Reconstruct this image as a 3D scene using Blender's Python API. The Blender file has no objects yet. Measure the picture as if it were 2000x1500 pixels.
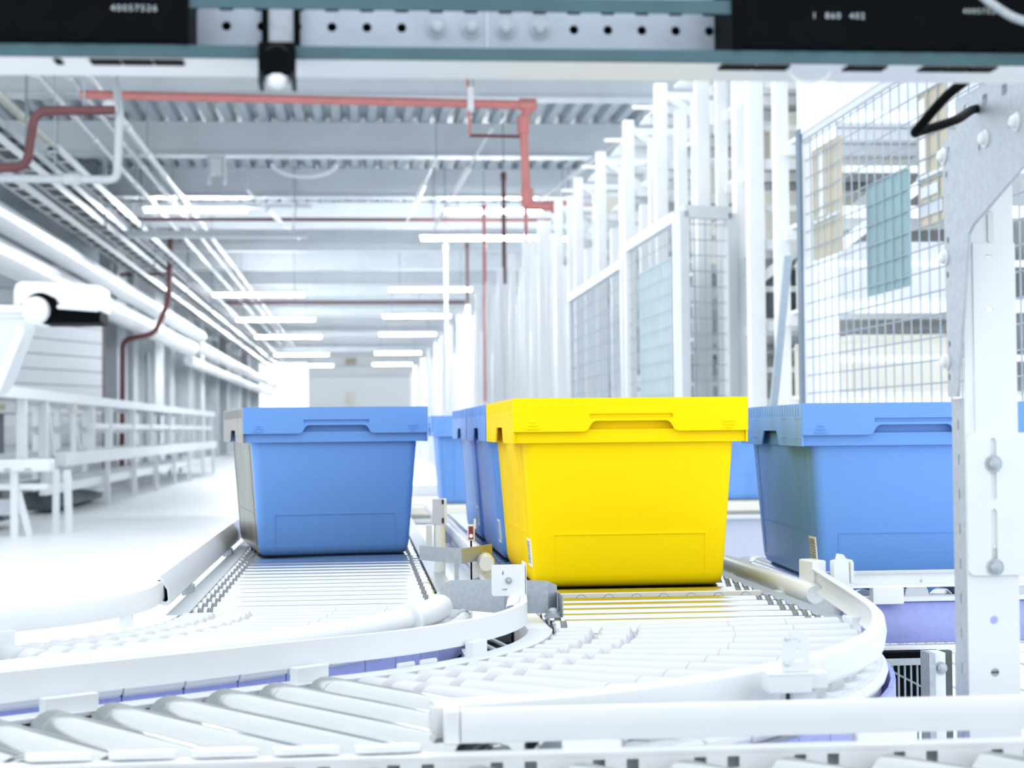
import bpy, bmesh, math, random
from mathutils import Vector, Matrix
from mathutils.geometry import tessellate_polygon
random.seed(7)
sin, cos, pi, rad = math.sin, math.cos, math.pi, math.radians
SC = bpy.context.scene
COL = SC.collection

# ------------------------------------------------------------------ camera
EYE = 1.02                                   # lens height above the hall floor
cam = bpy.data.cameras.new('camera'); cam_ob = bpy.data.objects.new('camera', cam); COL.objects.link(cam_ob)
yaw, pitch, roll = rad(5.0997), rad(1.4983), .0095
fw = Vector((sin(yaw)*cos(pitch), cos(yaw)*cos(pitch), sin(pitch)))
rt = Vector((cos(yaw), -sin(yaw), 0)); up = rt.cross(fw)
rt, up = cos(roll)*rt - sin(roll)*up, sin(roll)*rt + cos(roll)*up
M = Matrix((rt, up, -fw)).transposed().to_4x4(); M.translation = (0, 0, EYE)
cam_ob.matrix_world = M
cam.sensor_width = 36; cam.lens = 3370/2000*36; cam.clip_start = .05; cam.clip_end = 400
cam.dof.use_dof = True; cam.dof.focus_distance = 2.55; cam.dof.aperture_fstop = 9
SC.camera = cam_ob
# ------------------------------------------------------------------ light and exposure
w = bpy.data.worlds.new('overcast'); SC.world = w; w.use_nodes = True
bg = w.node_tree.nodes['Background']; bg.inputs[0].default_value = (.90, .955, 1, 1); bg.inputs[1].default_value = 1.55
SC.view_settings.view_transform = 'Standard'; SC.view_settings.look = 'None'
SC.view_settings.gamma = 1; SC.view_settings.use_curve_mapping = False
SC.view_settings.exposure = 0.32
LAMP = 190.0                                  # emission of the fluorescent tubes
SC.cycles.use_denoising = True
SC.cycles.max_bounces = 8; SC.cycles.diffuse_bounces = 5; SC.cycles.glossy_bounces = 4
SC.cycles.sample_clamp_indirect = 8
SC.cycles.caustics_reflective = False; SC.cycles.caustics_refractive = False

# ------------------------------------------------------------------ materials
def mat(name, col, rough=.45, metal=0., var=.06, scale=30., bump=0., spec=.5, stretch=(1, 1, 1)):
    m = bpy.data.materials.new(name); m.use_nodes = True
    nt = m.node_tree; b = nt.nodes['Principled BSDF']
    tc = nt.nodes.new('ShaderNodeTexCoord'); mp = nt.nodes.new('ShaderNodeMapping'); mp.inputs['Scale'].default_value = stretch
    no = nt.nodes.new('ShaderNodeTexNoise'); no.inputs['Scale'].default_value = scale; no.inputs['Detail'].default_value = 4
    rp = nt.nodes.new('ShaderNodeValToRGB')
    rp.color_ramp.elements[0].position = .3; rp.color_ramp.elements[1].position = .7
    rp.color_ramp.elements[0].color = tuple(c*(1-var) for c in col)+(1,)
    rp.color_ramp.elements[1].color = tuple(min(1, c*(1+var)) for c in col)+(1,)
    L = nt.links.new
    L(tc.outputs['Object'], mp.inputs[0]); L(mp.outputs[0], no.inputs['Vector']); L(no.outputs[0], rp.inputs[0]); L(rp.outputs[0], b.inputs['Base Color'])
    b.inputs['Roughness'].default_value = rough; b.inputs['Metallic'].default_value = metal
    b.inputs['Specular IOR Level'].default_value = spec
    if bump:
        bp = nt.nodes.new('ShaderNodeBump'); bp.inputs['Strength'].default_value = bump; bp.inputs['Distance'].default_value = .002
        L(no.outputs[0], bp.inputs['Height']); L(bp.outputs[0], b.inputs['Normal'])
    return m
def emit(name, col, s):
    m = bpy.data.materials.new(name); m.use_nodes = True
    b = m.node_tree.nodes['Principled BSDF']; b.inputs['Base Color'].default_value = col+(1,)
    b.inputs['Emission Color'].default_value = col+(1,); b.inputs['Emission Strength'].default_value = s
    return m
WHITE = mat('white_paint', (.76, .785, .81), .38, var=.02, scale=8)
WPLAST = mat('white_plastic', (.70, .725, .75), .36, var=.015, scale=12)
RACKW = mat('rack_white_enamel', (.85, .87, .89), .4, var=.02, scale=6)
WGREY = mat('light_grey_paint', (.62, .66, .70), .45, var=.04, scale=6)
GALV = mat('galvanised_steel', (.39, .435, .475), .48, .4, var=.10, scale=160, bump=.05)
BZINC = mat('bluish_zinc', (.36, .41, .48), .5, .4, var=.06, scale=60)
GALVD = mat('dull_zinc', (.36, .41, .44), .5, .6, var=.14, scale=220)
BELT = mat('grey_belt', (.16, .18, .20), .6, var=.1)
DIMSTEEL = mat('dim_roller_steel', (.44, .465, .468), .16, 1., var=.04, scale=20, stretch=(1, 12, 12))  # darker copy of the roller steel, for grey reflected bands on near rollers
STEEL = mat('roller_steel', (.53, .55, .565), .20, 1., var=.03, scale=20, stretch=(1, 12, 12))
PVC = mat('grey_sleeve', (.52, .54, .565), .36, var=.02, scale=15)
BLACK = mat('black_plastic', (.0015, .0025, .0035), .6, var=.2, scale=40, spec=.04)
DARK = mat('dark_rubber', (.02, .026, .03), .6, var=.2, scale=60, spec=.12)
SHADE = mat('dark_machine_grey', (.07, .085, .095), .6, var=.3, scale=6)
TEAL = mat('teal_painted_edge', (.03, .085, .105), .5, var=.1, scale=30)
BLUE = mat('blue_tote_plastic', (.122, .30, .71), .5, var=.03, scale=260, bump=.06)
YEL = mat('yellow_tote_plastic', (.98, .71, .0), .55, var=.012, scale=200, bump=.05, spec=.1)
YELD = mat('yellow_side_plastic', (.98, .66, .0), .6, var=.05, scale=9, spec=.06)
BLUES = mat('blue_side_plastic', (.15, .33, .72), .42, var=.10, scale=14, spec=.35, stretch=(1, 1, .3))
GREYED = mat('greyed_side_plastic', (.15, .15, .138), .35, var=.3, scale=13, stretch=(1, 1, .4))  # mottled grey-brown tone given to the left side of one tote
PURPLE = mat('lilac_skirt_plastic', (.30, .345, .70), .5, var=.05, scale=120)
LILAC = mat('lilac_grey_paint', (.50, .53, .66), .4, var=.03, scale=50)
PAN = mat('shade_pan_grey', (.16, .175, .175), .6, var=.1, scale=8)  # for pans added under the rollers to darken gaps and reflections
RED = mat('red_pipe_paint', (.60, .21, .20), .4, var=.08, scale=6)
MAROON = mat('maroon_pipe_paint', (.14, .045, .05), .45, var=.1, scale=6)
DECK = mat('roof_deck_steel', (.46, .52, .565), .5, .05, var=.08, scale=1.5)
BEAM = mat('roof_beam_grey', (.70, .745, .785), .6, var=.06, scale=1.2)
CONC = mat('grey_concrete', (.50, .54, .57), .8, var=.10, scale=1.6)
MCONC = mat('shaded_concrete', (.30, .34, .37), .8, var=.12, scale=1.4)  # wall tone darkened to carry the deep shade of the left corner
DCONC = mat('dark_concrete', (.17, .20, .22), .8, var=.15, scale=1.3)
FLOOR = mat('white_floor_coating', (.84, .86, .88), .42, var=.025, scale=.8)
TAN = mat('tan_card', (.52, .475, .37), .7, var=.12, scale=3)
CREAM = mat('cream_board', (.75, .73, .66), .6, var=.05, scale=3)
TEALS = mat('teal_sheet', (.22, .36, .38), .5, var=.12, scale=5)
PTEAL = mat('pale_teal_sheet', (.50, .60, .63), .5, var=.08, scale=4)
DSTRIP = mat('slate_strip', (.13, .19, .25), .5, var=.05)
WIRE = mat('zinc_wire', (.33, .40, .46), .5, .3, var=.06, scale=30)
INK = mat('black_ink', (.10, .10, .12), .6, var=.1)
LABEL = mat('paper_label', (.86, .85, .83), .6, var=.03, scale=80)
PRINT = mat('pale_print', (.36, .42, .44), .6, var=.05, scale=200)
TUBE = emit('tube_light', (.95, .98, 1.), LAMP)
LED = emit('red_led', (1., .35, .35), 1.6)
REDLENS = mat('red_lens', (.20, .02, .025), .25, var=.1)

# ------------------------------------------------------------------ mesh kit
class MB:
    def __init__(s): s.v = []; s.f = []; s.m = []
    def add(s, vs, fs, mi=0):
        n = len(s.v); s.v += [Vector(v) for v in vs]; s.f += [[i+n for i in f] for f in fs]; s.m += [mi]*len(fs); return s
    def obox(s, c, ax, ay, az, mi=0):          # centre and three half axes
        c, ax, ay, az = map(Vector, (c, ax, ay, az)); vs = []
        for k in (-1, 1):
            for i, j in ((-1, -1), (1, -1), (1, 1), (-1, 1)): vs.append(c+ax*i+ay*j+az*k)
        return s.add(vs, [(3, 2, 1, 0), (4, 5, 6, 7), (0, 1, 5, 4), (1, 2, 6, 5), (2, 3, 7, 6), (3, 0, 4, 7)], mi)
    def box(s, x0, x1, y0, y1, z0, z1, mi=0):
        return s.obox(((x0+x1)/2, (y0+y1)/2, (z0+z1)/2), ((x1-x0)/2, 0, 0), (0, (y1-y0)/2, 0), (0, 0, (z1-z0)/2), mi)
    def bar(s, p, q, a, b, mi=0, up=(0, 0, 1)):  # a across, b along up
        p, q = Vector(p), Vector(q); d = (q-p); u = Vector(up)
        if abs(d.normalized().dot(u)) > .98: u = Vector((0, 1, 0))
        x = d.cross(u).normalized(); y = x.cross(d).normalized()
        return s.obox((p+q)/2, d/2, x*a/2, y*b/2, mi)
    def tube(s, pts, r, n=10, caps=True, mi=0):
        pts = [Vector(p) for p in pts]; rr = r if isinstance(r, (list, tuple)) else [r]*len(pts)
        t0 = (pts[1]-pts[0]).normalized(); u = Vector((0, 0, 1)) if abs(t0.z) < .9 else Vector((1, 0, 0))
        x = t0.cross(u).normalized(); vs = []
        for i, p in enumerate(pts):
            t = ((pts[min(i+1, len(pts)-1)]-p).normalized()+(p-pts[max(i-1, 0)]).normalized()).normalized()
            x = (x-t*x.dot(t)).normalized(); y = t.cross(x)
            vs += [p+(x*cos(2*pi*k/n)+y*sin(2*pi*k/n))*rr[i] for k in range(n)]
        fs = [(i*n+k, i*n+(k+1) % n, (i+1)*n+(k+1) % n, (i+1)*n+k) for i in range(len(pts)-1) for k in range(n)]
        if caps: fs += [tuple(range(n))[::-1], tuple((len(pts)-1)*n+k for k in range(n))]
        return s.add(vs, fs, mi)
    def sweep(s, prof, path, caps=True, mi=0):  # prof (u right of travel, v up); path of 3-D points
        path = [Vector(p) for p in path]; n = len(prof); vs = []
        for i, p in enumerate(path):
            a = path[max(i-1, 0)]; b = path[min(i+1, len(path)-1)]
            t = Vector((b.x-a.x, b.y-a.y, 0)).normalized(); x = Vector((t.y, -t.x, 0))
            k = 1.
            if 0 < i < len(path)-1:
                t1 = (p-a); t1.z = 0; t1.normalize(); k = 1/max(.5, t1.dot(t))
            vs += [p+x*(u*k)+Vector((0, 0, v)) for u, v in prof]
        fs = [(i*n+k, i*n+(k+1) % n, (i+1)*n+(k+1) % n, (i+1)*n+k) for i in range(len(path)-1) for k in range(n)]
        if caps: fs += [tuple(range(n))[::-1], tuple((len(path)-1)*n+k for k in range(n))]
        return s.add(vs, fs, mi)
    def lathe(s, prof, n=20, o=(0, 0, 0), ax=(1, 0, 0), mi=0, mis=None):   # prof (along axis, radius)
        o, a = Vector(o), Vector(ax).normalized(); u = Vector((0, 0, 1)) if abs(a.z) < .9 else Vector((1, 0, 0))
        x = a.cross(u).normalized(); y = a.cross(x); vs = []
        for t, r in prof: vs += [o+a*t+(x*cos(2*pi*k/n)+y*sin(2*pi*k/n))*r for k in range(n)]
        for i in range(len(prof)-1):
            pass
        base = len(s.v); s.v += vs
        for i in range(len(prof)-1):
            for k in range(n):
                s.f.append([base+i*n+k, base+i*n+(k+1) % n, base+(i+1)*n+(k+1) % n, base+(i+1)*n+k]); s.m.append(mis[i] if mis else mi)
        s.f.append([base+k for k in range(n)][::-1]); s.m.append(mi)
        s.f.append([base+(len(prof)-1)*n+k for k in range(n)]); s.m.append(mi)
        return s
    def prism(s, outer, holes, o, U, V, W, mi=0):   # plate in the (U,V) plane thickened by W
        o, U, V, W = map(Vector, (o, U, V, W)); loops = [outer]+list(holes)
        tri = tessellate_polygon([[Vector((a, b, 0)) for a, b in l] for l in loops])
        flat = [p for l in loops for p in l]; n = len(flat)
        vs = [o+U*a+V*b for a, b in flat]+[o+U*a+V*b+W for a, b in flat]
        fs = [tuple(t) for t in tri]+[tuple(i+n for i in t[::-1]) for t in tri]; k = 0
        for l in loops:
            m_ = len(l); fs += [(k+i, k+(i+1) % m_, n+k+(i+1) % m_, n+k+i) for i in range(m_)]; k += m_
        return s.add(vs, fs, mi)
    def mesh(s, name, mats, org=None, sharp=32):
        me = bpy.data.meshes.new(name); o = org or Vector()
        me.from_pydata([tuple(v-o) for v in s.v], [], s.f)
        for m in (mats if isinstance(mats, (list, tuple)) else [mats]): me.materials.append(m)
        me.polygons.foreach_set('material_index', s.m)
        bm = bmesh.new(); bm.from_mesh(me); bmesh.ops.recalc_face_normals(bm, faces=bm.faces[:]); bm.to_mesh(me); bm.free()
        me.polygons.foreach_set('use_smooth', [True]*len(me.polygons)); me.set_sharp_from_angle(angle=rad(sharp)); me.update()
        return me
    def build(s, name, mats, parent=None, bevel=0, sharp=32):
        org = ORG.get(parent.name, Vector()) if parent else Vector()
        o = bpy.data.objects.new(name, s.mesh(name, mats, org, sharp)); COL.objects.link(o)
        if parent: o.parent = parent
        ORG[o.name] = org
        if bevel:
            b = o.modifiers.new('edge', 'BEVEL'); b.width = bevel; b.segments = 2; b.limit_method = 'ANGLE'; b.angle_limit = rad(40)
        return o
ORG = {}
def thing(name, label, cat, loc=(0, 0, 0), group=None, rz=0, local=False):
    o = bpy.data.objects.new(name, None); COL.objects.link(o); o.location = loc; o.rotation_euler = (0, 0, rz)
    o.empty_display_size = .05; o['label'] = label; o['category'] = cat
    if group: o['group'] = group
    ORG[o.name] = Vector() if local else Vector(loc)
    return o
def tag(o, label, cat, group=None):
    o['label'] = label; o['category'] = cat
    if group: o['group'] = group
    return o
def struct(o): o['kind'] = 'structure'; return o
def empty_struct(name, loc=(0, 0, 0)):
    o = bpy.data.objects.new(name, None); COL.objects.link(o); o.location = loc; ORG[o.name] = Vector(loc); return struct(o)
def inst(me, name, parent, loc, rz=0, mx=None):
    o = bpy.data.objects.new(name, me); COL.objects.link(o); o.parent = parent
    o.location = Vector(loc)-ORG[parent.name]; o.rotation_euler = (0, 0, rz); ORG[o.name] = ORG[parent.name]
    return o
def copy_tree(o, parent=None):
    c = o.copy(); COL.objects.link(c)
    if parent: c.parent = parent; c.matrix_parent_inverse = o.matrix_parent_inverse.copy()
    ORG[c.name] = ORG.get(o.name, Vector())
    for ch in o.children: copy_tree(ch, c)
    return c
def ngon(cx, cy, r, n=14, a0=0): return [(cx+r*cos(a0+2*pi*k/n), cy+r*sin(a0+2*pi*k/n)) for k in range(n)]
def rslot(cx, cy, w_, h_, n=6):                # vertical slot with round ends
    r = w_/2; b = h_/2-r
    return [(cx+r*cos(pi*k/n), cy+b+r*sin(pi*k/n)) for k in range(n+1)]+[(cx-r*cos(pi*k/n), cy-b-r*sin(pi*k/n)) for k in range(n+1)]
def rrect(x0, x1, y0, y1, r, n=4):
    p = []
    for cx, cy, a in ((x1-r, y1-r, 0), (x0+r, y1-r, pi/2), (x0+r, y0+r, pi), (x1-r, y0+r, 3*pi/2)):
        p += [(cx+r*cos(a+pi/2*k/n), cy+r*sin(a+pi/2*k/n)) for k in range(n+1)]
    return p
def bolt(mb, c, ax, r, h, mi=0):               # dome head on a washer, standing out along ax
    mb.lathe([(0, r*1.35), (h*.25, r*1.35), (h*.25, r), (h*.7, r*.92), (h, r*.55), (h*1.05, .0002)], 14, c, ax, mi)
def text(body, size, parent, loc, rot, m, name='serial_number'):
    cu = bpy.data.curves.new(name, 'FONT'); cu.body = body; cu.size = size*.82; cu.space_character = 1.3; cu.extrude = .0002; cu.resolution_u = 3
    cu.align_x = 'CENTER'; cu.align_y = 'CENTER'; cu.materials.append(m)
    o = bpy.data.objects.new(name, cu); COL.objects.link(o); dg = bpy.context.evaluated_depsgraph_get()
    me = bpy.data.meshes.new_from_object(o.evaluated_get(dg)); bpy.data.objects.remove(o); me.materials.clear(); me.materials.append(m)
    o = bpy.data.objects.new(name, me); COL.objects.link(o); o.parent = parent
    o.location = Vector(loc)-ORG[parent.name]; o.rotation_euler = rot; ORG[o.name] = ORG[parent.name]
    return o

# ================================================================== SETTING
struct(MB().box(-14, 16, -7, 112, -.1, 0).build('floor', FLOOR))
ZD = 6.22                                       # underside of the roof deck
ceil = empty_struct('ceiling', (0, 60, ZD))
dk = MB(); prof = []; x = -10.
while x < 5.8: prof += [(x, 0), (x+.13, 0), (x+.17, .12), (x+.26, .12)]; x += .30
L_ = 5.15
vs = [(a, -L_/2, b) for a, b in prof]+[(a, L_/2, b) for a, b in prof]; n_ = len(prof)
dk.add(vs, [(i, i+1, n_+i+1, n_+i) for i in range(n_-1)])
# the deck stops at x = 5.8: an unseen opening added to let sky light onto the racks
dk_me = dk.mesh('deck_panel', DECK)
bm_me = MB().box(-10, 12, -.13, .13, -.54, -.004).box(-10, 12, -.19, .19, -.57, -.54).box(-10, 12, -.16, .16, -.02, -.004).mesh('roof_beam', BEAM)
for k in range(17):
    y = 24.1+L_*k
    inst(dk_me, 'deck_panel', ceil, (0, y+L_/2, ZD))
    inst(bm_me, 'roof_beam', ceil, (0, y, ZD))
inst(dk_me, 'deck_panel', ceil, (0, 24.1-L_/2, ZD))
# far wall with the open loading gate
wb = empty_struct('wall_back', (0, 108, 0))
MB().box(-10, -6.1, 108, 108.3, 0, 7).build('wall_panel', WHITE, wb)
MB().box(-3.1, 12, 108, 108.3, 0, 7).build('wall_panel', WHITE, wb)
MB().box(-6.1, -3.1, 108, 108.3, 5.3, 7).build('wall_panel', WHITE, wb)
for z in (2.2, 4.35, 5.0): MB().box(-3, 5, 107.9, 107.99, z, z+.12).build('wall_rib', WGREY, wb)
f = MB(); f.box(-6.25, -6.1, 107.85, 108.3, 0, 5.45).box(-3.1, -2.95, 107.85, 108.3, 0, 5.45).box(-6.25, -2.95, 107.85, 108.3, 5.3, 5.45)
struct(f.build('door_1', WHITE))
struct(MB().box(9.5, 9.7, 7, 110, 0, 6.9).build('wall_right', WHITE))
# left wall: slanting board cladding near, concrete piers beyond
wl = empty_struct('wall_left', (-6, 40, 0))
a = Vector((-6.75, 28.2, 0)); d = Vector((.374, 1, 0)).normalized(); Lw = 5.35
for k in range(15):
    p = a+d*Lw/2; nrm = Vector((d.y, -d.x, 0))
    MB().obox(p+Vector((0, 0, .14+.27*k))+nrm*.03, d*Lw/2, nrm*.03, (0, 0, .128)).build('siding_plank', WHITE, wl)
MB().obox(a+d*Lw/2+Vector((0, 0, 2.9))-Vector((d.y, -d.x, 0))*.08, d*Lw/2, Vector((d.y, -d.x, 0))*.07, (0, 0, 2.9)).build('wall_core', MCONC, wl)
e = a+d*Lw
MB().box(-8, e.x-.05, e.y+.1, e.y+.3, 0, 6.2).build('wall_core', DCONC, wl)
MB().box(-7.0, -6.8, 33, 108, 0, 6.2).build('wall_core', MCONC, wl)
for k, y in enumerate((38.5, 43, 47, 51, 56, 61, 67, 73, 80, 87, 95, 103)):
    wd = (1.2, 1.8, 1.0, 2.2, 1.4, 2.0, 1.6)[k % 7]
    MB().box(-6.8, -6.0+(.12 if k % 2 else 0), y, y+wd, 0, 6.2).build('pier', CONC if k % 3 else WGREY, wl)
for k, y in enumerate((40.6, 46, 49.5, 58.6, 64, 76)):
    MB().box(-6.79, -6.70, y, y+1.1, 0, 3.1+.3*(k % 3)).build('dark_slab', DCONC, wl)  # dark slabs on the wall face between the piers

# ================================================================== NEAR GANTRY
gx = .584
gan = thing('scanner_gantry', 'galvanised portal frame with perforated crossbeam above the conveyors and slotted upright at right', 'gantry', (.61, 1.65, 0))
# upright: C profile, white face with a row of holes
pz0, pz1 = 0., 1.262
holes = [ngon(.6125, z, .0042, 14) for z in [1.184-.0505*k for k in range(13)]]
up_ = MB(); up_.prism([(.587, pz0), (.638, pz0), (.638, pz1), (.587, pz1)], holes, (0, 1.63, 0), (1, 0, 0), (0, 0, 1), (0, .0022, 0))
sl = [rslot(1.65, z, .0035, .011) for z in [1.02-.034*k for k in range(16)]]
up_.box(.636, .638, 1.6322, 1.668, pz0, pz1)
post = up_.build('upright', WPLAST, gan)
MB().prism([(1.6324, pz0), (1.668, pz0), (1.668, 1.046), (1.6324, 1.046)], sl, (.587, 0, 0), (0, 1, 0), (0, 0, 1), (.002, 0, 0)).build('side_flange', GALV, post)
MB().lathe([(0, .0042), (.002, .0042)], 14, (.6125, 1.633, .780), (0, -1, 0)).box(.6087, .6163, 1.6305, 1.6311, .7794, .7806, 1).build('slotted_screw', [GALVD, BLACK], post)
fp = MB().box(.52, .70, 1.58, 1.72, 0, .012); fp.build('foot_plate', GALV, gan)
MB().prism(rrect(.5965, .639, .9, 1.197, .001), [rslot(.6125, z, .0075, .004) for z in (1.184, 1.132)], (0, 1.6285, 0), (1, 0, 0), (0, 0, 1), (0, .0014, 0)).build('liner_plate', WPLAST, gan)
ad = MB(); ad.prism(rrect(.587, .70, .874, 1.012, .006), [rslot(.6128, .977, .0055, .060), rslot(.6128, .910, .0055, .056)], (0, 1.6258, 0), (1, 0, 0), (0, 0, 1), (0, .0035, 0))
adp = ad.build('adapter_plate', WPLAST, gan, bevel=.0006)
for z in (.982, .882):
    b_ = MB(); bolt(b_, (.6128, 1.6258, z), (0, -1, 0), .0062, .0055); b_.build('bolt', GALV, adp)
b_ = MB(); b_.lathe([(0, .009), (.001, .009), (.001, .005), (.003, .0045), (.003, .002)], 16, (.6155, 1.63, 1.232), (0, -1, 0)); b_.build('washer', WPLAST, post)
MB().prism(rslot(.6150, 1.214, .006, .034), [], (0, 1.629, 0), (1, 0, 0), (0, 0, 1), (0, -.0008, 0)).build('slot_cover', WGREY, post)
# gusset plate and the arm running towards the camera
def gs(y, z): return (y*1.0228, EYE+(z-EYE)*1.0228)
gp = [gs(*p) for p in ((1.629, 1.296), (1.30, 1.2925), (1.30, 1.262), (1.432, 1.239), (1.551, 1.205), (1.562, 1.198), (1.599, 1.047), (1.624, 1.047))]
gh = [ngon(*gs(y, z), .0035, 10) for y, z in ((1.529, 1.274), (1.612, 1.285), (1.619, 1.262), (1.617, 1.198), (1.619, 1.165), (1.617, 1.098), (1.619, 1.066), (1.455, 1.282))]
gus = MB().prism(gp, gh, (gx-.003, 0, 0), (0, 1, 0), (0, 0, 1), (.003, 0, 0)).build('gusset_plate', GALV, gan)
for y, z in ((1.512, 1.279), (1.624, 1.281), (1.624, 1.182), (1.624, 1.081), (1.438, 1.281), (1.36, 1.281)):
    b_ = MB(); q = gs(y, z); bolt(b_, (gx-.003, q[0], q[1]), (-1, 0, 0), .0062, .007); b_.build('bolt', WPLAST, gus)
az0, az1 = 1.288, 1.338
ahol = []
for k in range(12):
    y = 1.605-.049*k; ahol.append(rrect(y-.007, y+.007, 1.318, 1.328, .003))
arm = MB().prism([(1.00, az0), (1.635, az0), (1.635, az1), (1.00, az1)], ahol, (gx, 0, 0), (0, 1, 0), (0, 0, 1), (.002, 0, 0))
arm.box(gx, gx+.05, 1.0, 1.635, az1-.002, az1).box(gx, gx+.05, 1.0, 1.635, az0, az0+.002)
arm.build('side_arm', GALV, gan)
# crossbeam
by0, by1, bz0 = 1.18, 1.243, 1.2762
cb = MB(); bh = []
for k in range(-10, 28):
    xx = -.092+.02505*k
    bh.append(ngon(xx, 1.3105-.0004*0, .0034, 14)); bh.append(rrect(xx-.0052, xx+.0052, 1.3215, 1.3275, .0015))
cb.prism([(-.42, bz0), (.62, bz0), (.62, 1.345), (-.42, 1.345)], bh, (0, by1-.002, 0), (1, 0, 0), (0, 0, 1), (0, .002, 0))
beam = cb.build('crossbeam', BZINC, gan)
MB().box(-.42, .62, by0, by1, bz0-.002, bz0).build('bottom_flange', WPLAST, beam)
MB().box(-.42, .62, by0-.0006, by0+.002, bz0-.002, 1.2828).build('lower_lip', TEAL, beam)
MB().box(-.42, .62, by0-.0006, by0+.002, 1.3085, 1.318).build('upper_lip', TEAL, beam)
MB().box(-.42, .62, by1+.012, by1+.016, bz0+.004, 1.345).build('hole_shade_strip', BLACK, beam)  # black strip added behind the web so its holes read dark
MB().box(.0945, .0955, by1-.0035, by1-.002, 1.284, 1.345).build('splice_seam', WGREY, beam)
for xx in (.0585, .0835, .1085, .1335):
    b_ = MB(); bolt(b_, (xx, by1-.002, 1.3105), (0, -1, 0), .0055, .007)
    b_.build('bolt', GALV, beam)
for x0, x1, y0 in ((-.181, -.117, 1.186), (-.205, -.199, 1.186), (.255, .305, 1.184), (.345, .375, 1.184), (.400, .455, 1.184)):
    v = MB(); nn = max(1, int((x1-x0)/.018))
    for i in range(nn): v.box(x0+(x1-x0)*i/nn+.0006, x0+(x1-x0)*(i+1)/nn-.0006, y0, y0+.016, bz0-.0032, bz0-.0018)
    v.build('vent_slots', BLACK, beam)
# scanners seated inside the crossbeam channel
for nm, x0, x1, lab, txts in (('barcode_scanner', -.38, -.1165, 'long black barcode scanner box with pale serial digits at the left end of the crossbeam', ((-.149, 1.3065, '40057526', .0075),)),
                              ('barcode_scanner', .2655, .60, 'long black barcode scanner box with two printed numbers at the right end of the crossbeam', ((.337, 1.307, '1  860  402', .0075), (.44, 1.3115, '40057526', .0065)))):
    s_ = thing(nm, lab, 'scanner', ((x0+x1)/2, 1.21, 1.285))
    MB().box(x0, x1, 1.1765, 1.237, 1.2835, 1.343).build('housing', BLACK, s_, bevel=.003)
    c_ = MB(); e0 = x1 if x0 < 0 else x0
    c_.box(e0-.004, e0+.004, 1.1755, 1.238, 1.283, 1.3435); c_.build('end_cap', BLACK, s_, bevel=.0015)
    c_ = MB()
    for i in range(9): c_.box(x0+.03+.022*i, x0+.043+.022*i, 1.1757, 1.178, 1.2838, 1.2868)
    c_.build('cooling_slots', BLACK, s_)
    for tx, tz, body, size in txts: text(body, size, s_, (tx, 1.1760, tz), (pi/2, 0, rad(-.6)), PRINT)
# dome sensor hung under the crossbeam
ds = thing('dome_sensor', 'black sensor block with white dome lens strapped under the perforated crossbeam', 'sensor', (-.053, 1.19, 1.257))
MB().box(-.0655, -.0405, 1.164, 1.1795, 1.2595, 1.2825).build('body', BLACK, ds, bevel=.002)
s_ = MB().box(-.0655, -.0625, 1.164, 1.19, 1.2535, 1.262).box(-.0435, -.0405, 1.164, 1.19, 1.2535, 1.262); s_.build('side_prong', DARK, ds)
s_ = MB(); s_.lathe([(0, .0092), (.003, .0088), (.006, .0066), (.0078, .003), (.0082, .0003)], 18, (-.053, 1.173, 1.2605), (0, 0, -1)); s_.build('dome_lens', WPLAST, ds)
s_ = MB().box(-.0645, -.0415, 1.2365, 1.2385, 1.284, 1.343); s_.build('strap', GALV, ds)
s_ = MB().box(-.0665, -.0620, 1.232, 1.2405, 1.284, 1.343).box(-.0440, -.0395, 1.232, 1.2405, 1.284, 1.343); s_.build('strap_edge', BLACK, ds)
s_ = MB(); s_.tube([(-.053+.0075*cos(t), 1.1637, 1.2735+.0062*sin(t)) for t in [rad(25+13*k) for k in range(11)]], .0006, 6); s_.build('moulded_arc', DARK, ds)
# cables at the gantry
def sm(pts, k=6):
    pts = [Vector(p) for p in pts]; P = [pts[0]]+pts+[pts[-1]]; o = []
    for i in range(1, len(P)-2):
        for j in range(k):
            t = j/k; a, b, c, d_ = P[i-1], P[i], P[i+1], P[i+2]
            o.append(.5*((2*b)+(c-a)*t+(2*a-5*b+4*c-d_)*t*t+(3*b-a-3*c+d_)*t**3))
    return o+[pts[-1]]
c_ = MB().tube(sm([(gx+.02, 1.575, 1.318), (gx-.004, 1.572, 1.317), (.525, 1.47, 1.288), (.476, 1.42, 1.269), (.467, 1.405, 1.2655), (.467, 1.395, 1.268), (.478, 1.36, 1.287), (.488, 1.30, 1.302), (.47, 1.262, 1.315)]), .0042, 10)
tag(c_.build('sensor_cable', BLACK), 'thick black cable bent in a V between the gantry arm slot and the crossbeam', 'cable')
c_ = MB().tube(sm([(.415, 1.15, 1.345), (.4235, 1.15, 1.325), (.433, 1.15, 1.314), (.446, 1.15, 1.305), (.458, 1.15, 1.2995), (.48, 1.15, 1.296), (.53, 1.15, 1.30)]), .0030, 10)
tag(c_.build('signal_cable', GALVD), 'pale grey cable looping in front of the black right scanner', 'cable')
c_ = MB().tube([(.322+.0145*cos(t), 1.20, 1.2735+.0085*sin(t)) for t in [pi+pi*k/12 for k in range(13)]], .0012, 8)
tag(c_.build('cable_loop', WPLAST), 'thin white cable loop dipping below the crossbeam under the right scanner', 'cable')

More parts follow.
